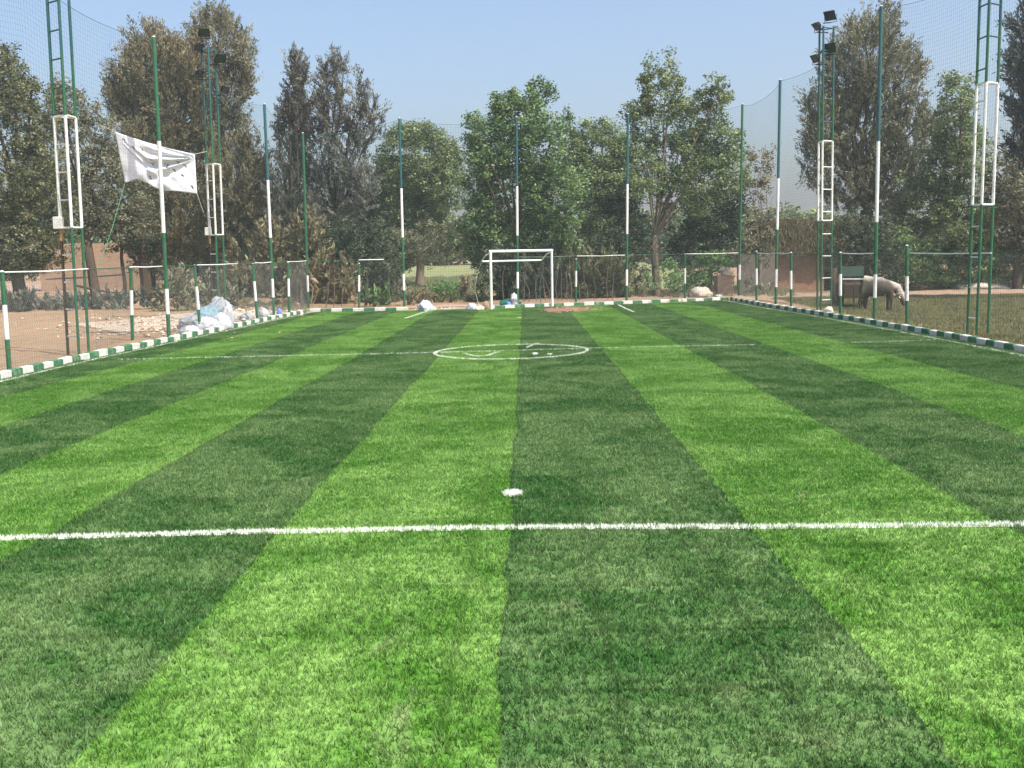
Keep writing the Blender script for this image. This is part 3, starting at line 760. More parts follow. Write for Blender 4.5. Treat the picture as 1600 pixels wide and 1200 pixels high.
# ------------------------------------------------------------------ banner
Yb = 35.1
cor = [at(180, 206, Yb+.3), at(304, 241, Yb-.2), at(308, 303, Yb-.2), at(195, 287, Yb+.3)]
nu, nv = 72, 44; mb = MB(); org = cor[0].copy(); org.z = 0
tears = [(.22, .22), (.32, .20), (.40, .46), (.45, .40), (.38, .80), (.55, .93), (.63, .43), (.72, .52), (.77, .30), (.82, .60), (.86, .36), (.94, .86), (.10, .12)]
vs = []
for j in range(nv+1):
    for i in range(nu+1):
        u, v_ = i/nu, j/nv
        p = (cor[0]*(1-u)+cor[1]*u)*(1-v_)+(cor[3]*(1-u)+cor[2]*u)*v_
        sagz = -.05*math.sin(math.pi*u)*(1-v_)+(.22*math.exp(-((u-.22)/.16)**2)-.05*math.exp(-((u-.55)/.12)**2))*v_**3
        # folds fan from the lower middle up to both top corners
        q1 = math.atan2(v_-.02, (u+.02)*1.6)
        f1 = math.sin(q1*24)*math.exp(-((q1-.62)/.22)**2)*min(1, 1.6*u)*max(0, 1-u*1.1)
        q2 = math.hypot((u-1.02)*1.7, (v_-.05)); a2 = math.atan2(v_-.06, (1.02-u)*1.5)
        f2 = math.sin(a2*22+q2*4)*math.exp(-((a2-.42)/.34)**2)*(1 if u > .45 else max(0, (u-.3)/.15))*min(1, (1.02-u)*5)
        f = .10*f1+.115*f2+.05*noise.noise((u*4, v_*3, 1.))
        vs.append((p.x-org.x+.3*f, p.y-org.y+f-.10*math.sin(math.pi*u)*v_, p.z+sagz))
fs = []
for j in range(nv):
    for i in range(nu):
        u, v_ = (i+.5)/nu, (j+.5)/nv
        if any(abs(u-a-(.35*(v_-b)))*1.15 < .0125 and abs(v_-b) < .036 for a, b in tears): continue
        a = j*(nu+1)+i; fs.append((a, a+nu+1, a+nu+2, a+1))
mb.add(vs, fs); root = empty('banner', tuple(org)); tag(root, 'torn creased white cloth banner tied up behind a net pole', 'banner')
cl = mb.build('cloth', M['cloth'], root, smooth=True)
sm = cl.modifiers.new('thickness', 'SOLIDIFY'); sm.thickness = .006
lo = lambda p: Vector(p)-org
bl = at(153, 423, 31.8)
part('tie_rope', [lo(cor[3]), lo((cor[3]+bl)/2+Vector((.02, 0, -.04))), lo(bl)], .012, M['rope_green'], root, 5)
part('tie_rope', [lo(cor[0]), lo(cor[0]+Vector((-.35, -.35, .18)))], .008, M['rope_white'], root, 5)
part('tie_rope', [lo(cor[1]), lo(cor[1]+Vector((.35, .2, .1)))], .008, M['rope_white'], root, 5)
part('tie_rope', [lo(cor[2]), lo(cor[2]+Vector((.12, .2, -.6)))], .008, M['rope_white'], root, 5)

# ------------------------------------------------------------------ lumpy things
def lump(name, c, r, mat, label, cat, seed, group=None, rough=.25, sub=3, flat=.25, parent=None, freq=1.3, ridg=0):
    bm = bmesh.new(); bmesh.ops.create_icosphere(bm, subdivisions=sub, radius=1)
    for vv in bm.verts:
        n_ = vv.co.copy(); q = n_*freq+Vector((seed*3.7, seed*1.3, 0))
        k = 1+rough*noise.noise(q)+rough*.5*noise.noise(q*2.6)
        if ridg: k += ridg*(abs(noise.noise(q*2.1))-.2)+ridg*.5*(abs(noise.noise(q*5))-.2)
        p = n_*k
        if p.z < -flat: p.z = -flat-(p.z+flat)*.1
        vv.co = Vector((p.x*r[0], p.y*r[1], (p.z+flat)*r[2]))
    me = bpy.data.meshes.new(name); bm.to_mesh(me); bm.free(); me.materials.append(mat)
    if ridg or mat in (M['sack_white'], M['sack_blue'], M['sack_grey']): me.polygons.foreach_set('use_smooth', [True]*len(me.polygons))
    o = link(name, me, parent); o.location = c; o.rotation_euler = (0, 0, seed*1.7 % 6.28)
    if label: tag(o, label, cat, group)
    return o
def sack(px, py, rpx, rh, mat, lab, seed, cat='sack', dz=0, name='sack'):
    c = g(px, py); sc = c.y/F_PX
    return lump(name, (c.x, c.y, dz-.03), (rpx*sc, rpx*sc*.8, rh*sc/1.75), M[mat], lab, cat, seed, 'sacks and rubbish outside the left fence', .14, 4, .35, freq=1.4, ridg=.34)
sack(296, 521, 21, 17, 'sack_white', 'lowest white sack at the near end of the sack pile', 1)
sack(322, 517, 22, 30, 'sack_white', 'big bulging white sack in the middle of the pile, by a fence post', 2)
sack(346, 515, 20, 34, 'sack_white', 'white sack bulging at the right foot of the sack pile', 3)
sack(326, 509, 25, 42, 'sack_blue', 'blue and yellow printed plastic sack inside the pile', 4)
sack(345, 504, 24, 52, 'sack_white', 'tall white sack on top of the pile next to the far tower', 5)
sack(357, 509, 11, 46, 'sack_grey', 'narrow grey sack leaning on the far left tower', 6)
sack(303, 511, 22, 27, 'sack_grey', 'grey sack behind the low white one in the pile', 15)
sack(411, 497, 10, 22, 'sack_white', 'crumpled white bag between two posts near the corner', 7)
sack(385, 499, 11, 14, 'sack_white', 'small white bag right of the far left tower', 8)
sack(437, 493, 5, 15, 'cloth_blue', 'small blue plastic scrap by the left kerb', 9, 'plastic scrap', name='plastic_scrap')
o = sack(665, 486, 13, 22, 'sack_white', 'peaked white sack on the sand beside the gap in the kerb', 10)
sack(655+19, 485, 9, 10, 'sack_white', 'small white bag touching the peaked sack', 20)
sack(737, 484, 8, 15, 'sack_white', 'small white sack left of the goal post', 11)
lump('stone', g(750, 484.5), (.26, .2, .17), M['rock_pale'], 'small flat stone left of the goal', 'stone', 12)
lump('stone', g(760, 484), (.22, .2, .30), M['rock_brown'], 'grey brown stone touching the left goal post', 'stone', 13)
lump('boulder', g(1096, 464), (.78, .6, .42), M['rock_pale'], 'large pale boulder near the far right corner', 'boulder', 14, rough=.3)
# block with stones on it
c = g(1131, 459); mb = MB(); mb.box((0, 0, .52), (.98, .7, 1.08), rz=.15, bev=.04)
o = mb.build('concrete_block', M['concrete_block']); o.location = c; tag(o, 'square brown block standing near the far right corner', 'block')
lump('stone', (c.x+.12, c.y-.1, 1.05), (.38, .3, .30), M['rock_pale'], 'white stone lying on top of the brown block', 'stone', 16)
lump('stone', (c.x-.12, c.y-.1, 1.32), (.18, .15, .18), M['rock_pale'], 'little white stone highest on the brown block', 'stone', 17)
lump('stone', g(1295, 492.5), (.22, .18, .26), M['rock_pale'], 'pale stone at the foot of the far right tower', 'stone', 18)
lump('stone', g(1123, 464), (.28, .16, .12), M['steel'], 'flat grey stone behind the far kerb', 'stone', 19)
c = g(813-16, 478); lump('net_heap', c, (1.0, .35, .28), M['cloth_green'], 'heap of dark green netting behind the goal mouth', 'netting', 21, ridg=.3)
lump('plastic_scrap', g(795, 480.5), (.13, .12, .22), M['cloth_blue'], 'blue plastic scrap behind the goal mouth', 'plastic scrap', 22, ridg=.3)
lump('sack', g(803, 479), (.25, .2, .55), M['sack_grey'], 'grey sack at the foot of the pole behind the goal', 'sack', 23, ridg=.3)
c = g(1538, 452, 0); lump('rubble_heap', c, (1.7, 1.0, .36), M['rock_pale'], 'pale rubble heap beyond the meadow behind the near right tower', 'rubble', 24, rough=.35, ridg=.2)
for i, (px, py, a, b) in enumerate(((1447, 452, 1.0, .5), (1480, 451, .9, .5), (1432, 453, .6, .4), (1505, 452, .7, .35))):
    lump('rubble_heap', g(px, py), (a, .6, b), M['rock_pale'] if i % 2 else M['rock_brown'],
         ['low pale rubble right of the buffalo beyond the meadow', 'flat rubble heap in the middle of the path edge', 'small brown clod heap nearest the buffalo', 'small pale rubble left of the big heap'][i], 'rubble', 30+i, rough=.35, ridg=.2)
# loose rubble and litter outside the kerbs
def rubble(name, pts, smin, smax, mats, label, seed, kind='stuff'):
    rg = np.random.default_rng(seed); V = []; mi = []
    ico = [(0, 0, 1), (.9, 0, .1), (.2, .85, 0), (-.8, .4, .15), (-.5, -.7, 0), (.4, -.8, .1), (0, 0, -.6)]
    F = [(0, 1, 2), (0, 2, 3), (0, 3, 4), (0, 4, 5), (0, 5, 1), (6, 2, 1), (6, 3, 2), (6, 4, 3), (6, 5, 4), (6, 1, 5)]
    for p in pts:
        s_ = rg.uniform(smin, smax)*rg.uniform(.5, 1); a = rg.uniform(0, 6.28); ca, sa = math.cos(a), math.sin(a); k = rg.integers(0, len(mats))
        q = [np.array([(x*ca-y*sa)*s_*1.2, (x*sa+y*ca)*s_, z*s_*.65])*rg.uniform(.75, 1.2) + np.array([p[0], p[1], p[2]]) for x, y, z in ico]
        for f in F: V += [q[f[0]], q[f[1]], q[f[2]]]; mi.append(k)
    o = link(name, fast_mesh(name, np.array(V), 3, [M[m_] for m_ in mats], midx=np.array(mi))); return tag(o, label, 'rubble', kind=kind)
rg = random.Random(8)
def along(P, off0, off1, n, ymin=0):
    out = []; Q = resample(P, .2)
    for _ in range(n):
        i = rg.randrange(len(Q)-1); t = (Q[i+1]-Q[i]).normalized(); q = Q[i]+Vector((-t.y, t.x))*rg.uniform(off0, off1)
        if q.y > ymin: out.append((q.x, q.y, H_(q.x, q.y)+.01))
    return out
rubble('gravel', along(LEFT, .2, .75, 1700, 18), .015, .06, ['rock_brown', 'rock_pale', 'kerb_old', 'rock_brown'], 'loose gravel and clods along the outside of the left kerb', 1)
rubble('gravel', along(BACK, .2, 2.5, 700), .02, .09, ['rock_brown', 'rock_pale', 'rock_brown'], 'loose stones on the dirt behind the back kerb', 2)
rubble('gravel', along(RIGHT, .2, .6, 1100, 18), .015, .06, ['rock_brown', 'rock_brown', 'kerb_old'], 'dark clods along the outside of the right kerb', 3)
pp = [(g(x, y).x, g(x, y).y, .0) for x, y in [(rg.gauss(390, 30), rg.gauss(491, 5)) for _ in range(420)]]
rubble('rubble_heap', pp, .05, .22, ['rock_pale', 'rock_pale', 'rock_brown'], 'scattered pale rubble between the sack pile and the far left corner', 4)
pp = [(g(x, y).x, g(x, y).y, .0) for x, y in [(rg.gauss(240, 75), rg.gauss(509, 9)) for _ in range(700)]]
rubble('gravel', pp, .02, .11, ['rock_pale', 'rock_brown', 'sand'], 'pale clods lying on the sand outside the left fence', 5)
pp = []
for _ in range(260):
    x, y = rg.gauss(885, 18), rg.gauss(484.5, 2.2); q = g(x, y); pp.append((q.x, q.y, .03))
for x in range(60): q = g(rg.uniform(855, 940), rg.uniform(481, 487)); pp.append((q.x, q.y, .03))
mb = MB(); cl_ = [(852, 483), (880, 482.5), (915, 481.5), (925, 483.5), (905, 486), (880, 488), (858, 489), (850, 486)]
q_ = [g(x, y) for x, y in cl_]; mb.add([(v_.x, v_.y, .034+.004*(k % 2)) for k, v_ in enumerate(q_)]+[(sum(v_.x for v_ in q_)/8, sum(v_.y for v_ in q_)/8, .05)], [(k, 8, (k+1) % 8) for k in range(8)])
o = mb.build('clay_spill', M['red_clay']); bm = bmesh.new(); bm.from_mesh(o.data)
for fc in bm.faces:
    if fc.normal.z < 0: fc.normal_flip()
bm.to_mesh(o.data); bm.free(); tag(o, 'thin reddish clay smear on the turf by the right goal post', 'clay')
rubble('clay_crumbs', pp, .03, .09, ['red_clay', 'rock_brown'], 'reddish clay crumbs spilled on the turf by the right goal post', 6)
# small debris on the back dirt
for i, (px, py) in enumerate(((843, 475), (884, 474), (893, 476), (915, 475), (1003, 470))):
    pass

# fallen pole and rails on the left
def stick(px0, py0, Y0, px1, py1, Y1, r, mat, lab, name='wooden_pole', cat='pole'):
    a, b = at(px0, py0, Y0), at(px1, py1, Y1); m_ = (a+b)/2+Vector((0, 0, -.05)); root = Vector((a.x, a.y, 0))
    mb = MB(); mb.tube([a-root, m_-root, b-root], [r, r*.95, r*.8], 7); o = mb.build(name, mat); o.location = root; return tag(o, lab, cat)
stick(118, 446, 60, 182, 458, 58, .07, M['bark_dark'], 'dark fallen pole slanting down before the mud wall')
stick(72, 436, 76, 194, 429, 76, .06, M['bark_grey'], 'thin level rail crossing in front of the mud wall')

# dry stalk with hanging pale leaf beside the far left corner
c = g(489, 477); root = empty('dry_stalk', tuple(c)); tag(root, 'leaning dry stalk with one hanging pale leaf at the corner', 'stalk')
part('stem', [(-.1, 0, 0), (.05, 0, .9), (-.25, 0, 1.3), (.15, 0, 2.0), (.45, 0, 2.6)], [.03, .026, .022, .018, .01], M['straw'], root, 5)
part('stem', [(.0, 0, 0), (.3, .1, .8), (-.1, .1, 1.6)], [.025, .02, .012], M['straw'], root, 5)
mb = MB(); L0, L1 = at(484, 434, c.y)-c, at(499, 443, c.y)-c
mb.add([L0, (L0+L1)/2+Vector((.06, -.05, .14)), L1, (L0+L1)/2+Vector((-.05, .03, -.12)), (L0+L1)/2+Vector((0, -.07, 0))], [(0, 4, 1), (1, 4, 2), (2, 4, 3), (3, 4, 0)])
mb.build('leaf', M['dead_leaf'], root)

# ------------------------------------------------------------------ buildings
def house(name, label, x0, x1, y0, y1, h, mat, roof, roofmat, door=None, doors=()):
    root = empty(name, ((x0+x1)/2, y0, 0)); tag(root, label, 'hut'); cx = (x0+x1)/2
    t = .35
    # front wall pieced round its openings
    cuts = sorted(doors); x = x0; mb = MB()
    for a, b, z0, z1 in cuts:
        mb.box(((x+a)/2-cx, t/2, h/2-.2), (a-x, t, h+.4))
        mb.box(((a+b)/2-cx, t/2, (z1+h)/2), (b-a, t, h-z1)); 
        if z0 > .1: mb.box(((a+b)/2-cx, t/2, z0/2-.2), (b-a, t, z0+.4))
        x = b
    mb.box(((x+x1)/2-cx, t/2, h/2-.2), (x1-x, t, h+.4))
    mb.box((x0+t/2-cx, (y1-y0+t)/2, h/2-.2), (t, y1-y0-t, h+.4)); mb.box((x1-t/2-cx, (y1-y0+t)/2, h/2-.2), (t, y1-y0-t, h+.4))
    mb.box((0, y1-y0+t/2, h/2-.2), (x1-x0, t, h+.4)); mb.build('wall', mat, root)
    if roof:
        # layered reed bundles with a ragged eave
        r_ = random.Random(3); n = int((x1-x0)/.16); mb = MB()
        for lay in range(6):
            z0 = h-.15+roof*lay/6; dep = (y1-y0)+1.3-.18*lay
            for i in range(n):
                xx = x0-cx-.3+(x1-x0+.6)*(i+r_.uniform(-.3, .3))/(n-1); dz = r_.uniform(-.12, .08)
                mb.box((xx, (y1-y0)/2+r_.uniform(-.09, .09), z0+roof/12+dz), (r_.uniform(.14, .3), dep, roof/6+.12), M=Matrix.Rotation(r_.uniform(-.12, .12), 3, 'Y'))
        mb.build('thatch_roof', roofmat, root)
        rq = np.random.default_rng(9); n = 4200
        Pq = np.stack([rq.uniform(x0-cx-.4, x1-cx+.4, n), rq.uniform(-.72, -.5, n), h-.25+roof*rq.uniform(0, 1.08, n)], 1)
        a_ = np.stack([rq.normal(0, .55, n), rq.normal(-.1, .2, n), -np.ones(n)], 1); a_ /= np.linalg.norm(a_, axis=1)[:, None]; ll = rq.uniform(.25, .6, (n, 1))
        Vq = np.stack([Pq-a_*ll/2, Pq+np.array([[.018, 0, 0]]), Pq+a_*ll/2, Pq-np.array([[.018, 0, 0]])], 1).reshape(-1, 3)
        oq = link('thatch_reeds', fast_mesh('thatch_reeds', Vq, 4, L['brown'], rq.uniform(0, .7, n)), root); oq['kind'] = 'stuff'
    return root
W = lambda px, Y: at(px, 420, Y).x
house('farmhouse', 'long pinkish mud plaster farm building far off on the left', W(62, 88), W(205, 88), 88, 94, 3.9, M['mud_wall'], 0, M['thatch'], doors=((W(128, 88), W(150, 88), 0, 2.3),))
house('farmhouse', 'lower mud plaster building right of the long one, behind tree trunks', W(208, 84), W(262, 84), 84, 89, 3.2, M['mud_wall'], 0, M['thatch'])
hb = house('hut', 'mud brick hut with dark reed roof behind the right fence', W(1208, 64), W(1345, 64), 64, 70, 2.4, M['mud_wall_red'], 1.9, M['thatch'], doors=((W(1288, 64), W(1306, 64), 0, 1.9),))
# grey wall section left of the hut: courses of blocks
root = empty('garden_wall', (W(1182, 62), 62, 0)); tag(root, 'grey mud wall joining the hut near the far right corner', 'wall')
x0, x1 = W(1152, 62), W(1210, 62); hgtw = 2.2; rb = random.Random(2)
mb = MB(); mb.box((0, .15, hgtw/2-.1), (x1-x0, .26, hgtw+.2)); mb.build('wall', M['grey_wall'], root)

# cart at the right fence
c = g(1330, 481); c.y = 45.4; c.x = at(1331, 480, 45.4).x
root = empty('farm_cart', (c.x, c.y, 0)); tag(root, 'dark farm cart with dull green board beside the buffalo', 'cart')
mb = MB(); mb.box((0, 0, .72), (1.05, 1.3, .62), bev=.05); mb.build('body', M['rust'], root)
mb = MB(); mb.box((.02, .1, 1.52), (.95, .05, .42)); mb.build('green_board', M['cart_green'], root)
part('frame_rail', [(-.5, -.2, 1.20), (.62, -.2, 1.18)], .035, M['steel'], root, 6)
part('frame_post', [(.62, -.2, 1.22), (.64, -.2, .35)], .035, M['steel'], root, 6)
part('frame_post', [(-.5, -.2, 1.25), (-.5, -.2, .3)], .03, M['rust'], root, 6)
part('frame_post', [(-.42, .1, 1.05), (-.42, .1, 1.74)], .025, M['rust'], root, 6)
part('frame_post', [(.44, .1, 1.05), (.44, .1, 1.74)], .025, M['rust'], root, 6)
for sx in (-.5, .5):
    mb = MB(); n = 16
    for k in range(n):
        q0, q1 = 2*math.pi*k/n, 2*math.pi*(k+1)/n
        mb.tube([(sx, .36*math.cos(q0), .34+.34*math.sin(q0)), (sx, .36*math.cos(q1), .34+.34*math.sin(q1))], .05, 5, cap=False)
    for k in range(4):
        q0 = math.pi*k/4; mb.tube([(sx, -.33*math.cos(q0), .34-.33*math.sin(q0)), (sx, .33*math.cos(q0), .34+.33*math.sin(q0))], .025, 5)
    mb.build('wheel', M['lamp_black'], root)
# old stump left of the cart
c = at(1302, 480, 46.5); mb = MB(); mb.tube([(0, 0, -.1), (.05, 0, .5), (-.03, .02, 1.1), (.04, 0, 1.65)], [.17, .14, .12, .09], 8)
o = mb.build('tree_stump', M['bark_dark'], smooth=True); o.location = (c.x, c.y, 0); tag(o, 'tall dark dead stump left of the green cart', 'stump')

# ------------------------------------------------------------------ buffalo
def skin(name, verts, edges, radii, mat, parent, root=0, sub=2):
    me = bpy.data.meshes.new(name); me.from_pydata(verts, edges, []); me.materials.append(mat)
    o = link(name, me, parent)
    sm = o.modifiers.new('skin', 'SKIN'); sm.use_smooth_shade = True
    sv = me.skin_vertices[0].data
    for i, r in enumerate(radii): sv[i].radius = (r if hasattr(r, '__len__') else (r, r)); sv[i].use_root = (i == root)
    ss = o.modifiers.new('sub', 'SUBSURF'); ss.levels = sub; ss.render_levels = sub
    return o
bc = g(1352, 484.5); 
root = empty('buffalo', (bc.x-.05, bc.y, -.02), rz=-.42); tag(root, 'grey brown water buffalo grazing with its head down behind the fence', 'buffalo')
# x forward (towards the right), z up
V_ = [(0, 0, .99), (.35, 0, .95), (.75, 0, .96), (1.02, 0, 1.02), (1.22, 0, .92), (1.36, 0, .70), (1.45, 0, .50), (1.50, 0, .34), (1.53, 0, .20), (-.14, 0, 1.04)]
E_ = [(0, 1), (1, 2), (2, 3), (3, 4), (4, 5), (5, 6), (6, 7), (7, 8), (0, 9)]
R__ = [(.30, .36), (.36, .42), (.33, .39), (.24, .30), (.17, .21), (.14, .16), (.125, .13), (.10, .10), (.075, .08), (.18, .20)]
def leg(a, pts, rs):
    i = a
    for p_, r in zip(pts, rs):
        V_.append(p_); R__.append(r); E_.append((i, len(V_)-1)); i = len(V_)-1
for sy in (-1, 1):
    dx = .08*sy
    leg(0, [(-.05+dx, .17*sy, .80), (.04+dx, .18*sy, .62), (-.10+dx, .18*sy, .40), (-.05+dx, .18*sy, .12), (-.03+dx, .18*sy, .02)], [.15, .10, .062, .05, .06])
    leg(3, [(.95-dx, .16*sy, .78), (.96-dx, .17*sy, .58), (.97-dx, .17*sy, .38), (.96-dx, .17*sy, .12), (.98-dx, .17*sy, .02)], [.13, .085, .06, .048, .058])
m_h, N_, b_ = newmat('buffalo_coat_lit_back', .75, .15)
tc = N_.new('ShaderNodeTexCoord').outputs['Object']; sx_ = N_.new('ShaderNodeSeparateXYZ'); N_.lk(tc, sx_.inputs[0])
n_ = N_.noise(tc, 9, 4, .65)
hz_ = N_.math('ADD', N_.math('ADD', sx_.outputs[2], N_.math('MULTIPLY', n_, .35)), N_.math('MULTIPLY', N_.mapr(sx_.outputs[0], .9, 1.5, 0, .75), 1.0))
N_.lk(N_.mix(N_.mapr(hz_, 1.36, 1.58), C(.095, .078, .062), C(.42, .38, .33)), b_.inputs['Base Color'])  # sunlit back painted into the coat colour by height; head pale too
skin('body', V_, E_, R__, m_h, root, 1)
def smooth_tube(name, pts, rs, mat, n=8):
    mb = MB(); mb.tube(pts, rs, n); return mb.build(name, mat, root, smooth=True)
for sy in (-1, 1):
    smooth_tube('horn', [(1.36, .09*sy, .62), (1.28, .24*sy, .68), (1.36, .40*sy, .70), (1.52, .46*sy, .68)], [.06, .052, .04, .012], M['horn'])
    mb = MB(); mb.add([(1.38, .10*sy, .56), (1.34, .22*sy, .60), (1.36, .33*sy, .54), (1.42, .22*sy, .50), (1.33, .22*sy, .55)], [(0, 1, 4), (1, 2, 4), (2, 3, 4), (3, 0, 4), (0, 3, 2, 1)])
    mb.build('ear', M['hide_pale'], root)
smooth_tube('tail', [(-.33, 0, 1.12), (-.42, 0, .9), (-.41, 0, .6), (-.40, .02, .42), (-.42, .02, .32)], [.03, .022, .016, .03, .012], M['hide'])
# ------------------------------------------------------------------ vegetation
def leaves(rg, centers, radii, dirs, per, size, style):
    """per leaves round each clump centre -> (n*4,3) diamonds and tint"""
    m_ = len(centers); n = m_*per; ci = np.repeat(np.arange(m_), per)
    off = rg.normal(0, 1, (n, 3)); off /= np.linalg.norm(off, axis=1)[:, None]; off *= (rg.uniform(0, 1, (n, 1))**.45)
    D = dirs[ci]
    if style == 'leafy':
        P = centers[ci]+off*radii[ci][:, None]*np.array([1, 1, .8])
        a = rg.normal(0, 1, (n, 3)); a[:, 2] = a[:, 2]*.6-.25; a /= np.linalg.norm(a, axis=1)[:, None]
        asp = .52
    else:
        r = radii[ci][:, None]; along_ = rg.uniform(-1.6, 1.6, (n, 1))
        P = centers[ci]+off*r*.42+D*along_*r
        a = D*1.0+rg.normal(0, .42, (n, 3)); 
        if style == 'droop': a[:, 2] -= 1.1
        a /= np.linalg.norm(a, axis=1)[:, None]
        asp = .28
    b = np.cross(a, rg.normal(0, 1, (n, 3))); b /= np.linalg.norm(b, axis=1)[:, None]
    L_ = size*rg.uniform(.6, 1.3, (n, 1)); W_ = L_*asp
    V = np.stack([P-a*L_*.5, P+b*W_*.5-a*L_*.08, P+a*L_*.5, P-b*W_*.5-a*L_*.08], 1).reshape(-1, 3)
    ct = rg.uniform(0, 1, m_)
    t = np.clip(.5+(ct[ci]-.5)*.62+rg.normal(0, .17, n), 0, 1)
    return V, t
def lobe_clumps(rg, lobes, per_m2, cr, fill=.5):
    Cn, Rd, Dr = [], [], []
    for (c, r) in lobes:
        area = math.pi*r[0]*r[2]; n = max(4, int(area*per_m2))
        q = rg.normal(0, 1, (n, 3)); q /= np.linalg.norm(q, axis=1)[:, None]
        rad = rg.uniform(fill, 1, (n, 1))**.7
        # ragged outline
        rag = 1+.22*np.array([noise.noise((a*2.3+c[0], b*2.3, d*2.3+c[2])) for a, b, d in q])[:, None]
        P = np.array(c)+q*rad*rag*np.array(r); Cn.append(P)
        Rd.append(cr*rg.uniform(.6, 1.35, n)); D = q*np.array([.6, .6, .5])+np.array([0, 0, .75]); D += rg.normal(0, .25, (n, 3)); D /= np.linalg.norm(D, axis=1)[:, None]; Dr.append(D)
    return np.concatenate(Cn), np.concatenate(Rd), np.concatenate(Dr)
NL = [0]
def px_lobe(rg, Y, px, py, rx, ry, dY=0, depth=None):
    c = at(px, py, Y+dY); s_ = (Y+dY)/F_PX
    return (tuple(c), (rx*s_, (depth if depth else max(rx, ry)*.75)*s_, ry*s_))
def tree(name, label, Y, bx, lobes, mat, style='leafy', dens=1., size=.17, cr=.42, per=34, trunk=.22, bark='bark_grey', seed=1, lean_to=None, fork=.25, per_m2=9., fill=.45, group=None, spikes=True):
    rg = np.random.default_rng(seed); r_ = random.Random(seed)
    base = at(bx, 440, Y); base.z = -.2; root = empty(name, (base.x, base.y, 0)); tag(root, label, 'tree', group)
    Ls = [px_lobe(rg, Y, *l[:4], dY=r_.uniform(-1.2, 1.2)) for l in lobes]
    if spikes:
        for l in list(lobes):
            if l[3] < 30: continue
            for q in range(3):
                an = r_.uniform(-1.2, 1.2); Ls.append(px_lobe(rg, Y, l[0]+math.sin(an)*l[2]*.95, l[1]-math.cos(an)*l[3]*1.02, r_.uniform(4.5, 8), r_.uniform(11, 20)))
    nb_ = len(lobes)
    # limbs: trunk up to a fork, then one bent limb into each lobe, with twigs
    zmin = min(c[2]-r[2]*.3 for c, r in Ls); top = max(Ls, key=lambda l: l[0][2])[0]
    fz = max(.8, min(zmin, top[2]*fork+.6)); fk = Vector((base.x+(top[0]-base.x)*.25, Y, fz))
    mb = MB(); b0 = Vector((0, 0, -.3)); f0 = fk-Vector((base.x, base.y, 0))
    mb.tube([b0, b0.lerp(f0, .08)+Vector((0, 0, .1)), b0.lerp(f0, .5)+Vector((r_.uniform(-.1, .1), 0, 0)), f0], [trunk*1.5, trunk*1.12, trunk, trunk*.9], 9)
    mb.build('trunk', M[bark], root, smooth=True)
    for c, r in Ls[:nb_]:
        e = Vector(c)-Vector((base.x, base.y, 0)); e.z += r[2]*.35; ln = (e-f0).length
        k1 = f0.lerp(e, .35)+Vector((r_.uniform(-.12, .12)*ln*.5, r_.uniform(-.1, .1)*ln, .05*ln)); k2 = f0.lerp(e, .7)+Vector((r_.uniform(-.1, .1)*ln*.4, 0, .03*ln))
        rr_ = trunk*(.30+.16*min(1, r[2]/3)); mb = MB(); mb.tube([f0-Vector((0, 0, .05)), k1, k2, e], [rr_, rr_*.75, rr_*.5, rr_*.15], 7, cap=False)
        for q in range(7):
            t_ = r_.uniform(.35, .95); s0 = (k1.lerp(k2, (t_-.35)/.35) if t_ < .7 else k2.lerp(e, (t_-.7)/.3))
            an = r_.uniform(0, 6.28); s1 = s0+Vector((math.cos(an)*r[0]*.8, math.sin(an)*r[1]*.5, r_.uniform(.1, .8)*r[2]*.7))
            mb.tube([s0, s0.lerp(s1, .5)+Vector((0, 0, -.04*ln)), s1], [rr_*.35, rr_*.22, .012], 5, cap=False)
        mb.build('branch', M[bark], root, smooth=True)
    Cn, Rd, Dr = lobe_clumps(rg, Ls, per_m2*dens*1.35, cr, fill)
    V, t = leaves(rg, Cn, Rd, Dr, per, size, style)
    # a tree's upper shoots are fresher than its inner old leaves: plain variety by clump, from noise
    V -= np.array([[base.x, base.y, 0]]); NL[0] += len(t)
    o = link('crown', fast_mesh('crown', V, 4, L[mat], t), root)
    return root
def bush(name, label, cat, Y, lobes, mat, style='leafy', dens=1., size=.15, cr=.32, per=30, seed=1, per_m2=11., fill=.3, kind=None, group=None):
    rg = np.random.default_rng(seed+500); r_ = random.Random(seed)
    Ls = [px_lobe(rg, Y, *l[:4], dY=r_.uniform(-.4, .4)) for l in lobes]
    Cn, Rd, Dr = lobe_clumps(rg, Ls, per_m2*dens, cr, fill); V, t = leaves(rg, Cn, Rd, Dr, per, size, style)
    bx = Ls[0][0][0]; V[:, 2] = np.maximum(V[:, 2], -.1+.05*rg.uniform(0, 1, len(V))); V -= np.array([[bx, Y, 0]]); NL[0] += len(t)
    o = link(name, fast_mesh(name, V, 4, L[mat], t)); o.location = (bx, Y, 0)
    return tag(o, label, cat, group, kind)

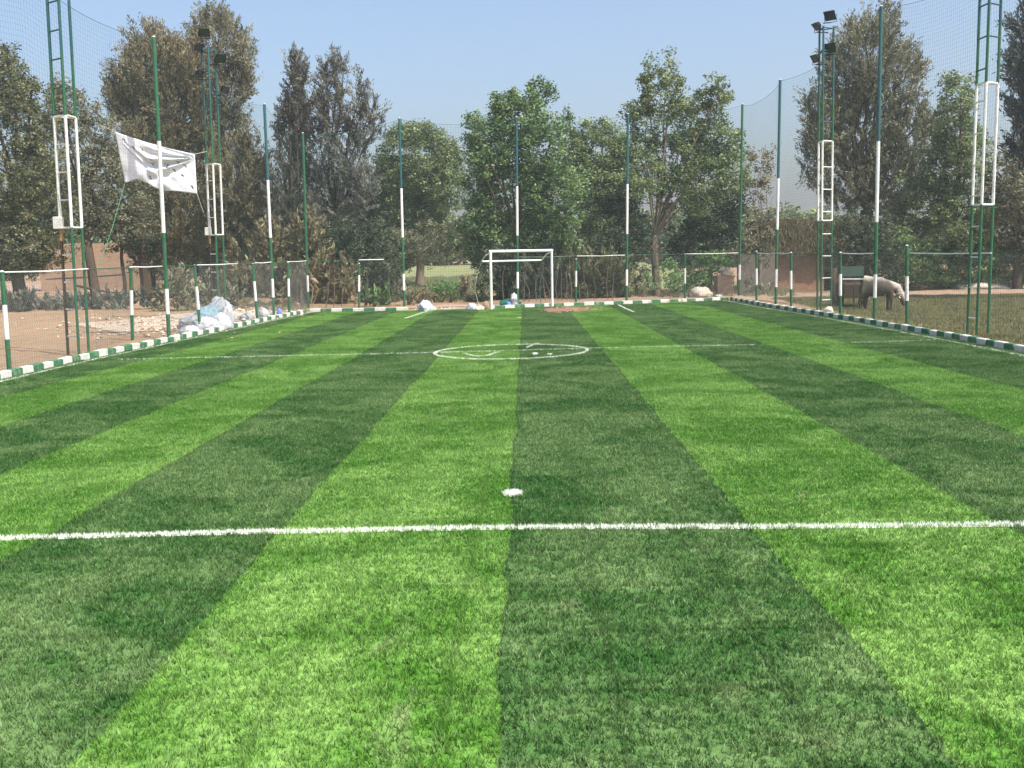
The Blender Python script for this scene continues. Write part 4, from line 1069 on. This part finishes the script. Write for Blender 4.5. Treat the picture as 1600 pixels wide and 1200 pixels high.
G1 = 'big trees beyond the pitch'
tree('tree', 'dark leafy tree filling the left edge behind the near tower', 58, 30, [(5, 250, 75, 150), (45, 190, 40, 60), (-10, 120, 50, 60), (60, 330, 60, 90), (20, 400, 60, 40), (12, 95, 10, 22), (52, 140, 9, 20)], 'moss', dens=1.15, seed=1, trunk=.35, bark='bark_dark', group=G1)
tree('tree', 'olive brown tree standing between near tower and banner', 64, 150, [(110, 240, 55, 85), (150, 215, 34, 45), (105, 165, 26, 30), (90, 140, 14, 24), (150, 310, 45, 60), (195, 330, 40, 55), (130, 335, 50, 40)], 'olive', dens=1.0, seed=2, trunk=.28, bark='bark_dark', group=G1)
tree('tree', 'big rounded brown casuarina rising over the banner', 70, 232, [(240, 110, 62, 55), (215, 160, 48, 50), (275, 170, 55, 60), (250, 75, 30, 26), (190, 150, 22, 30), (300, 110, 28, 40), (235, 250, 60, 70), (300, 260, 45, 60)], 'brown', 'wispy', dens=1.25, size=.22, per=60, seed=3, trunk=.4, bark='bark_dark', group=G1, cr=.5)
tree('tree', 'tall wispy casuarina directly behind the far left tower', 72, 330, [(345, 75, 26, 62), (315, 70, 18, 45), (375, 110, 22, 50), (352, 150, 36, 50), (382, 90, 12, 30), (330, 200, 38, 50), (375, 190, 14, 25), (345, 30, 7, 22), (318, 28, 7, 22)], 'olive', 'wispy', dens=.85, size=.22, per=58, seed=4, trunk=.3, bark='bark_dark', group=G1, cr=.45)
tree('tree', 'low brown tree between far left tower and first tall pole', 68, 375, [(370, 290, 45, 70), (398, 260, 22, 40), (355, 350, 50, 60), (300, 350, 50, 60), (405, 340, 35, 60), (245, 360, 60, 60)], 'brown', 'wispy', dens=1.2, size=.22, per=58, seed=5, trunk=.25, bark='bark_dark', group=G1)
tree('tree', 'slender pointed casuarina left of centre, topmost spire', 66, 460, [(462, 150, 15, 58), (455, 225, 24, 60), (470, 190, 16, 40), (464, 110, 7, 26), (477, 120, 5, 18), (437, 190, 6, 26), (455, 310, 36, 70), (475, 370, 36, 70)], 'grey', 'wispy', dens=1.15, size=.22, per=58, seed=6, trunk=.22, bark='bark_dark', group=G1, cr=.38)
tree('tree', 'leaning two-topped grey casuarina with sky showing through', 66, 515, [(528, 130, 15, 36), (515, 185, 22, 48), (500, 235, 22, 50), (562, 165, 10, 34), (585, 175, 15, 24), (560, 205, 26, 30), (545, 250, 30, 40), (538, 105, 5, 14), (505, 145, 8, 30), (515, 320, 44, 60), (566, 300, 26, 40), (590, 200, 14, 10)], 'grey', 'wispy', dens=.78, size=.22, per=58, seed=7, trunk=.25, bark='bark_dark', group=G1, cr=.40)
tree('tree', 'round pale green tree with an even dome, left of the goal', 80, 655, [(650, 255, 66, 62), (625, 290, 45, 50), (690, 290, 40, 50), (640, 330, 60, 50), (650, 212, 40, 22), (700, 250, 22, 32)], 'mid', dens=1.25, size=.2, seed=8, trunk=.3, group=G1, fill=.6, cr=.5, spikes=False)
tree('tree', 'bushy glossy green tree right behind the goal', 59, 800, [(810, 190, 48, 48), (770, 230, 44, 52), (850, 230, 42, 55), (845, 145, 22, 22), (740, 200, 15, 24), (885, 190, 7, 22), (800, 300, 78, 62), (870, 310, 50, 62), (760, 340, 34, 48), (845, 370, 60, 40), (748, 255, 22, 30)], 'deep', dens=1.25, size=.18, seed=9, trunk=.26, group=G1, cr=.42)
tree('tree', 'lower light green tree between the goal tree and the forked one', 68, 938, [(940, 250, 48, 52), (903, 262, 30, 46), (978, 255, 28, 50), (925, 300, 52, 60), (965, 290, 30, 60), (942, 205, 20, 20), (945, 350, 50, 50)], 'mid', dens=1.1, size=.18, seed=10, trunk=.25, group=G1)
tree('tree', 'wide green tree with pale forked limbs showing, right of the goal', 60.5, 1027, [(1040, 150, 38, 42), (1010, 195, 32, 36), (1075, 190, 36, 42), (1012, 105, 9, 24), (1042, 108, 9, 26), (1118, 165, 20, 34), (1130, 138, 9, 22), (1125, 225, 34, 38), (980, 175, 8, 16), (1060, 250, 52, 40), (1005, 270, 30, 42), (1100, 290, 48, 50), (1145, 270, 22, 40), (1090, 245, 40, 40), (1050, 300, 34, 34)], 'mid', dens=.9, size=.18, seed=11, trunk=.2, fork=.22, group=G1, cr=.42)
tree('tree', 'dark shaded tree under the forked one, lower right', 63, 1110, [(1105, 340, 45, 40), (1140, 320, 25, 45), (975, 350, 30, 50)], 'dark', dens=1.2, size=.18, seed=12, trunk=.15, group=G1)
tree('bare_tree', 'thin half bare brown tree left of the sky gap', 62, 1185, [(1185, 270, 22, 34), (1175, 310, 24, 36), (1205, 250, 12, 28), (1165, 250, 10, 20), (1195, 340, 24, 24)], 'brown', dens=.34, size=.15, seed=13, trunk=.09, group=None, cr=.35)
tree('tree', 'largest olive casuarina behind the tall pole on the right', 66, 1345, [(1360, 90, 48, 58), (1320, 140, 42, 50), (1400, 130, 42, 50), (1345, 40, 10, 26), (1385, 45, 16, 30), (1290, 190, 34, 58), (1350, 210, 60, 60), (1420, 215, 46, 48), (1272, 250, 18, 40), (1330, 290, 50, 40), (1400, 290, 50, 55), (1437, 95, 13, 18), (1300, 110, 10, 30)], 'olive', 'wispy', dens=1.0, size=.22, per=58, seed=14, trunk=.42, bark='bark_dark', group=G1, cr=.48)
tree('tree', 'green bushy tree between tallest pole and near right tower', 62, 1490, [(1490, 210, 36, 52), (1500, 160, 20, 34), (1475, 270, 40, 60), (1520, 260, 30, 60), (1440, 320, 45, 50), (1505, 340, 50, 50), (1478, 135, 8, 18)], 'mid', dens=1.05, size=.18, seed=15, trunk=.25, bark='bark_dark', group=G1)
tree('tree', 'dark slate casuarina cut by the right edge of the picture', 50, 1620, [(1625, 60, 38, 70), (1612, 150, 36, 60), (1650, 200, 45, 80), (1590, 110, 10, 30), (1600, 225, 22, 30), (1588, 30, 8, 24)], 'slate', 'wispy', dens=1.0, size=.22, per=58, seed=16, trunk=.35, bark='bark_dark', group=G1)
tree('tree', 'brownish green tree behind the near right tower, low', 60, 1590, [(1580, 290, 30, 60), (1615, 300, 45, 70), (1560, 350, 50, 50), (1640, 380, 50, 50)], 'olive', dens=1.0, size=.18, seed=17, trunk=.25, bark='bark_dark', group=G1)
tree('tree', 'distant tree filling the gap right of the far left corner', 84, 575, [(560, 350, 60, 60), (600, 330, 40, 60), (610, 390, 50, 40)], 'dark', dens=1.1, size=.2, seed=18, trunk=.25, group=G1)

# under storey and hedges
B_ = 'bushes and reeds outside the fence'
bush('bush', 'dark shaded thicket under the trees at far left', 'bush', 66, [(20, 390, 60, 50), (50, 340, 60, 60), (-30, 390, 60, 60)], 'dark', seed=20, dens=1.)
bush('bush', 'yellow green bush low at the left edge', 'bush', 56, [(25, 380, 32, 32), (10, 410, 34, 24)], 'olive', seed=21, dens=.9)
bush('brush_pile', 'long heap of grey cut brush on the dirt at left', 'brush pile', 55, [(60, 478, 60, 15), (120, 474, 50, 15), (30, 472, 50, 14), (185, 470, 50, 13), (235, 467, 30, 14)], 'grey', 'wispy', seed=22, dens=1.3, size=.3, cr=.25)
bush('bush', 'brownish dark shrubbery under the round dome tree', 'bush', 76, [(620, 385, 50, 36), (670, 380, 50, 36), (710, 375, 34, 36)], 'olive', seed=53, dens=1.1)
bush('bush', 'dark hanging thicket behind the banner pole', 'bush', 72, [(250, 390, 60, 50), (300, 400, 55, 55), (345, 410, 55, 50), (215, 350, 50, 40)], 'dark', seed=23)
bush('bush', 'grey green weeds behind the sack pile', 'bush', 52, [(258, 450, 22, 20), (290, 460, 28, 18), (330, 455, 26, 22), (360, 458, 24, 24), (275, 438, 20, 20)], 'olive', 'wispy', seed=24, size=.28, cr=.3)
bush('reed_clump', 'tall dry brown reeds left of the far left corner', 'reeds', 57, [(400, 430, 26, 45), (430, 440, 26, 40), (375, 425, 20, 40), (425, 380, 30, 40)], 'brown', 'wispy', seed=25, size=.30, cr=.34, per=44, dens=.9)
bush('reed_clump', 'dry brown reeds behind the far left corner pole', 'reeds', 57.5, [(465, 430, 26, 48), (500, 435, 28, 46), (535, 440, 26, 40), (480, 370, 30, 40)], 'brown', 'wispy', seed=26, size=.30, cr=.34, per=44, dens=1.1)
bush('bush', 'dark green thicket behind the back fence left of the gap', 'bush', 59, [(560, 400, 44, 60), (600, 400, 34, 66), (590, 450, 40, 25), (530, 380, 30, 50), (612, 430, 18, 40)], 'dark', seed=27, dens=1.2)
bush('weed_clump', 'yellow green weeds in front of the dark thicket on the back fence', 'weeds', 55, [(582, 464, 22, 12), (600, 462, 16, 14)], 'bright', 'wispy', seed=28, size=.28, cr=.2, dens=1.2)
bush('weed_clump', 'grey green weeds at the foot of the pole left of the gap', 'weeds', 54.5, [(638, 462, 10, 16), (628, 455, 8, 20)], 'olive', 'wispy', seed=29, size=.25, cr=.2)
bush('bush', 'fresh green low bush in the gap left of the goal', 'bush', 58, [(695, 452, 22, 16), (712, 455, 16, 14), (680, 460, 16, 10)], 'bright', seed=30, dens=1.4, size=.14)
bush('weed_clump', 'brown dry weeds on the bank in the gap', 'weeds', 56.5, [(655, 462, 22, 11), (690, 466, 26, 8), (735, 462, 24, 14), (725, 450, 14, 12)], 'dry', 'wispy', seed=31, size=.26, cr=.22, dens=.9)
bush('bush', 'dark green bush touching the left goal post', 'bush', 56, [(750, 458, 16, 20), (755, 430, 13, 22), (740, 465, 14, 12)], 'dark', seed=32, dens=1.2)
bush('bush', 'dark foliage hanging low left of the goal', 'bush', 60, [(745, 390, 26, 40), (725, 370, 24, 30), (760, 400, 20, 45)], 'deep', seed=33, dens=1.1)
bush('reed_clump', 'dark stalky undergrowth directly behind the goal', 'reeds', 57.5, [(790, 430, 28, 44), (830, 435, 30, 42), (865, 430, 24, 46)], 'dark', 'wispy', seed=34, size=.30, cr=.34, per=44, dens=1.5)
bush('reed_clump', 'brown stalky undergrowth right of the goal', 'reeds', 57.5, [(900, 430, 26, 44), (940, 430, 28, 46), (970, 435, 20, 40)], 'moss', 'wispy', seed=35, size=.30, cr=.34, per=44, dens=1.2)
bush('bush', 'dark green shrub between tall pole and forked tree', 'bush', 60, [(955, 400, 40, 50), (995, 410, 26, 56), (990, 370, 30, 40)], 'dark', seed=36, dens=1.2)
bush('bush', 'leafy bright green bush right of the forked trunk', 'bush', 59, [(1045, 425, 18, 22), (1055, 440, 16, 14), (1015, 440, 12, 16)], 'bright', seed=37, dens=1.1)
bush('bush', 'wide green bush over the pale boulder', 'bush', 62, [(1090, 420, 32, 26), (1120, 415, 26, 26), (1085, 440, 34, 12)], 'bright', seed=38, dens=1.2)
bush('bush', 'dark shrub behind the wide green bush', 'bush', 64, [(1085, 380, 46, 40), (1135, 385, 30, 50), (1060, 400, 26, 50)], 'dark', seed=39)
bush('weed_clump', 'grey green weeds at the foot of the grey wall', 'weeds', 58, [(1170, 447, 16, 11), (1195, 449, 18, 10)], 'olive', 'wispy', seed=40, size=.25, cr=.2)
bush('bush', 'yellowish brown bush left of the reed roof', 'bush', 60, [(1180, 370, 26, 36), (1160, 390, 18, 30), (1196, 395, 12, 30)], 'olive', seed=41, dens=1.)
bush('bush', 'dark thicket behind the cart and buffalo', 'bush', 60, [(1320, 400, 40, 55), (1365, 400, 44, 60), (1345, 360, 50, 40), (1390, 420, 30, 36)], 'dark', seed=42, dens=1.1)
bush('hedge', 'dark green hedge beyond the meadow on the right', 'hedge', 61.5, [(1430, 410, 44, 42), (1480, 415, 44, 40), (1530, 410, 44, 44), (1585, 412, 44, 44), (1640, 412, 40, 44), (1400, 400, 30, 50), (1420, 436, 40, 14), (1490, 436, 50, 14), (1560, 436, 50, 14), (1620, 436, 50, 14)], 'deep', seed=43, dens=1.9)
bush('bush', 'brown bush over the hedge behind the near right tower', 'bush', 63, [(1560, 370, 40, 40), (1460, 370, 40, 35)], 'olive', seed=44, dens=.9)
# far off wood closing the view
rg_ = np.random.default_rng(77); lob = []
for px in range(-160, 1800, 60):
    lob.append((px, 382+rg_.uniform(-10, 10), 46, 44+rg_.uniform(-6, 12)))
bush('distant_wood', 'far off belt of grey green trees closing the view', 'wood', 150, lob, 'mid', seed=50, dens=.28, size=.7, cr=1.6, per=34, kind='stuff')
# thin stems among the undergrowth
r_ = random.Random(12)
def stems(label, xs, Y, h0, h1, mat='bark_grey', group=None):
    c0 = at(xs[0], 450, Y); root = empty('reed_clump', (c0.x, Y, 0)); tag(root, label, 'reeds')
    for x in xs:
        c = at(x, 450, Y+r_.uniform(-.4, .4)); hh = r_.uniform(h0, h1); b = Vector((c.x-c0.x, c.y-Y, -.1)); ln = r_.uniform(-.12, .12)
        mb = MB(); mb.tube([b, b+Vector((ln*.5+r_.uniform(-.1, .1), 0, hh*.35)), b+Vector((ln*2+r_.uniform(-.12, .12), 0, hh*.7)), b+Vector((ln*4+r_.uniform(-.2, .2), 0, hh))], [.022, .018, .013, .006], 5); mb.build('stem', M[mat], root)
stems('bare thin stems standing behind the goal mouth', [787, 818, 826, 838, 845, 853, 858, 871, 878], 55.6, 1.5, 2.4)
stems('bare thin stems behind the fence right of the goal', [886, 893, 906, 918, 928, 950, 957], 55.8, 1.4, 2.6)
stems('thin dry saplings on the back fence left of the gap', [508, 520, 533, 553, 577, 610], 54.6, 1.6, 2.6)
stems('thin saplings between the tall pole and the boulder', [997, 1005, 1010, 1031, 1046, 1060], 57.5, 1.2, 2.2)
stems('dry sticks leaning by the left corner post', [457, 463, 470, 474], 54.5, 1.5, 2.4)
# two trunks seen before the mud wall on the left
for px, Y, r0, ptop, lab in ((195, 66, .10, 385, 'thin dark trunk before the mud wall, left of the broad one'), (228, 68, .34, 390, 'broad brown trunk standing right of the mud wall')):
    pass
for px, Y, r0, lab in ((195, 66, .12, 'thin dark trunk before the mud wall'), (228, 68, .36, 'broad brown trunk right of the mud wall')):
    c = at(px, 455, Y); root = empty('tree', (c.x, Y, 0)); tag(root, lab+', with a small dark crown', 'tree')
    part('trunk', [(0, 0, -.3), (.03, 0, 1.2), (-.08, 0, 2.6), (.05, 0, 4.2)], [r0*1.2, r0, r0*.9, r0*.7], M['bark_dark'], root, 8)
    rg2 = np.random.default_rng(px); Ls = [px_lobe(rg2, Y, px+dx, 372+dy, 28, 24) for dx, dy in ((-14, 0), (14, -6), (0, -20))]
    Cn, Rd, Dr = lobe_clumps(rg2, Ls, 9, .4, .4); V, t = leaves(rg2, Cn, Rd, Dr, 30, .17, 'leafy'); V -= np.array([[c.x, Y, 0]])
    link('crown', fast_mesh('crown', V, 4, L['dark'], t), root)

# meadow and weed grass
def tuft(name, n, hh, mat, seed, spread=.16, bw=.02):
    rg2 = np.random.default_rng(seed); P = np.concatenate([rg2.normal(0, spread, (n, 2)), np.zeros((n, 1))], 1)
    return bpy.data.objects.new(name, fast_mesh(name, blades(n, rg2, bw, hh, P, .7), 3, L[mat], rg2.uniform(.1, 1, n)))
tf = [tuft('grass_tuft', 60, .11, 'meadow', 1), tuft('grass_tuft', 50, .09, 'dry', 2), tuft('grass_tuft', 60, .12, 'moss', 3), tuft('grass_tuft', 50, .10, 'meadow', 4)]
pts = []
while len(pts) < 15000:
    x, y = r_.uniform(12.6, 40), r_.uniform(22, 54)
    if x > 12.5+(y-22)*0 and (x < y*.62): pts.append((x, y, H_(x, y)+.015))
scatter('meadow_grass', tf, pts, label='rough olive meadow grass outside the right fence', cat='grass', tilt=.15, smin=.5, smax=1.15)
tw = [tuft('weed_tuft', 50, .2, 'dry', 5, .12), tuft('weed_tuft', 50, .22, 'olive', 6, .12), tuft('weed_tuft', 40, .25, 'mid', 7, .1)]
pts = []
for _ in range(900):
    px = r_.uniform(440, 1240); py = r_.uniform(455, 468)-(px-800)*.012; q = g(px, py)
    if r_.random() < .7: pts.append((q.x, q.y, H_(q.x, q.y)+.02))
for _ in range(160):
    q = g(r_.uniform(230, 480), r_.uniform(468, 486)); pts.append((q.x, q.y, H_(q.x, q.y)+.01))
scatter('weeds', tw, pts, label='scattered dry weeds on the dirt behind the back fence', cat='weeds', tilt=.15, smin=.5, smax=1.4, seed=9)
pts = [(r_.uniform(-22, 8), r_.uniform(69, 100), 0) for _ in range(2500)]
pts = [(x, y, H_(x, y)+.06+max(0, y-80)*.012) for x, y, _ in pts]
scatter('far_meadow_grass', tw, pts, label='pale grass of the far meadow seen left of the goal', cat='grass', tilt=.1, smin=.8, smax=1.6, seed=4)
hm = bpy.data.materials.new('haze'); hm.use_nodes = True; hn = hm.node_tree; hn.nodes.clear()
pv = hn.nodes.new('ShaderNodeVolumePrincipled'); pv.inputs['Color'].default_value = C(.92, .92, .93); pv.inputs['Density'].default_value = HAZE; pv.inputs['Anisotropy'].default_value = .3
ho = hn.nodes.new('ShaderNodeOutputMaterial'); hn.links.new(pv.outputs[0], ho.inputs['Volume'])
mb = MB(); mb.box((0, 1050, 14.5), (5200, 3100, 32)); o = mb.build('haze', hm); tag(o, kind='stuff')
print('leaves', NL[0]); print('tris', sum(len(o.data.polygons) for o in SC.objects if o.type=='MESH'))
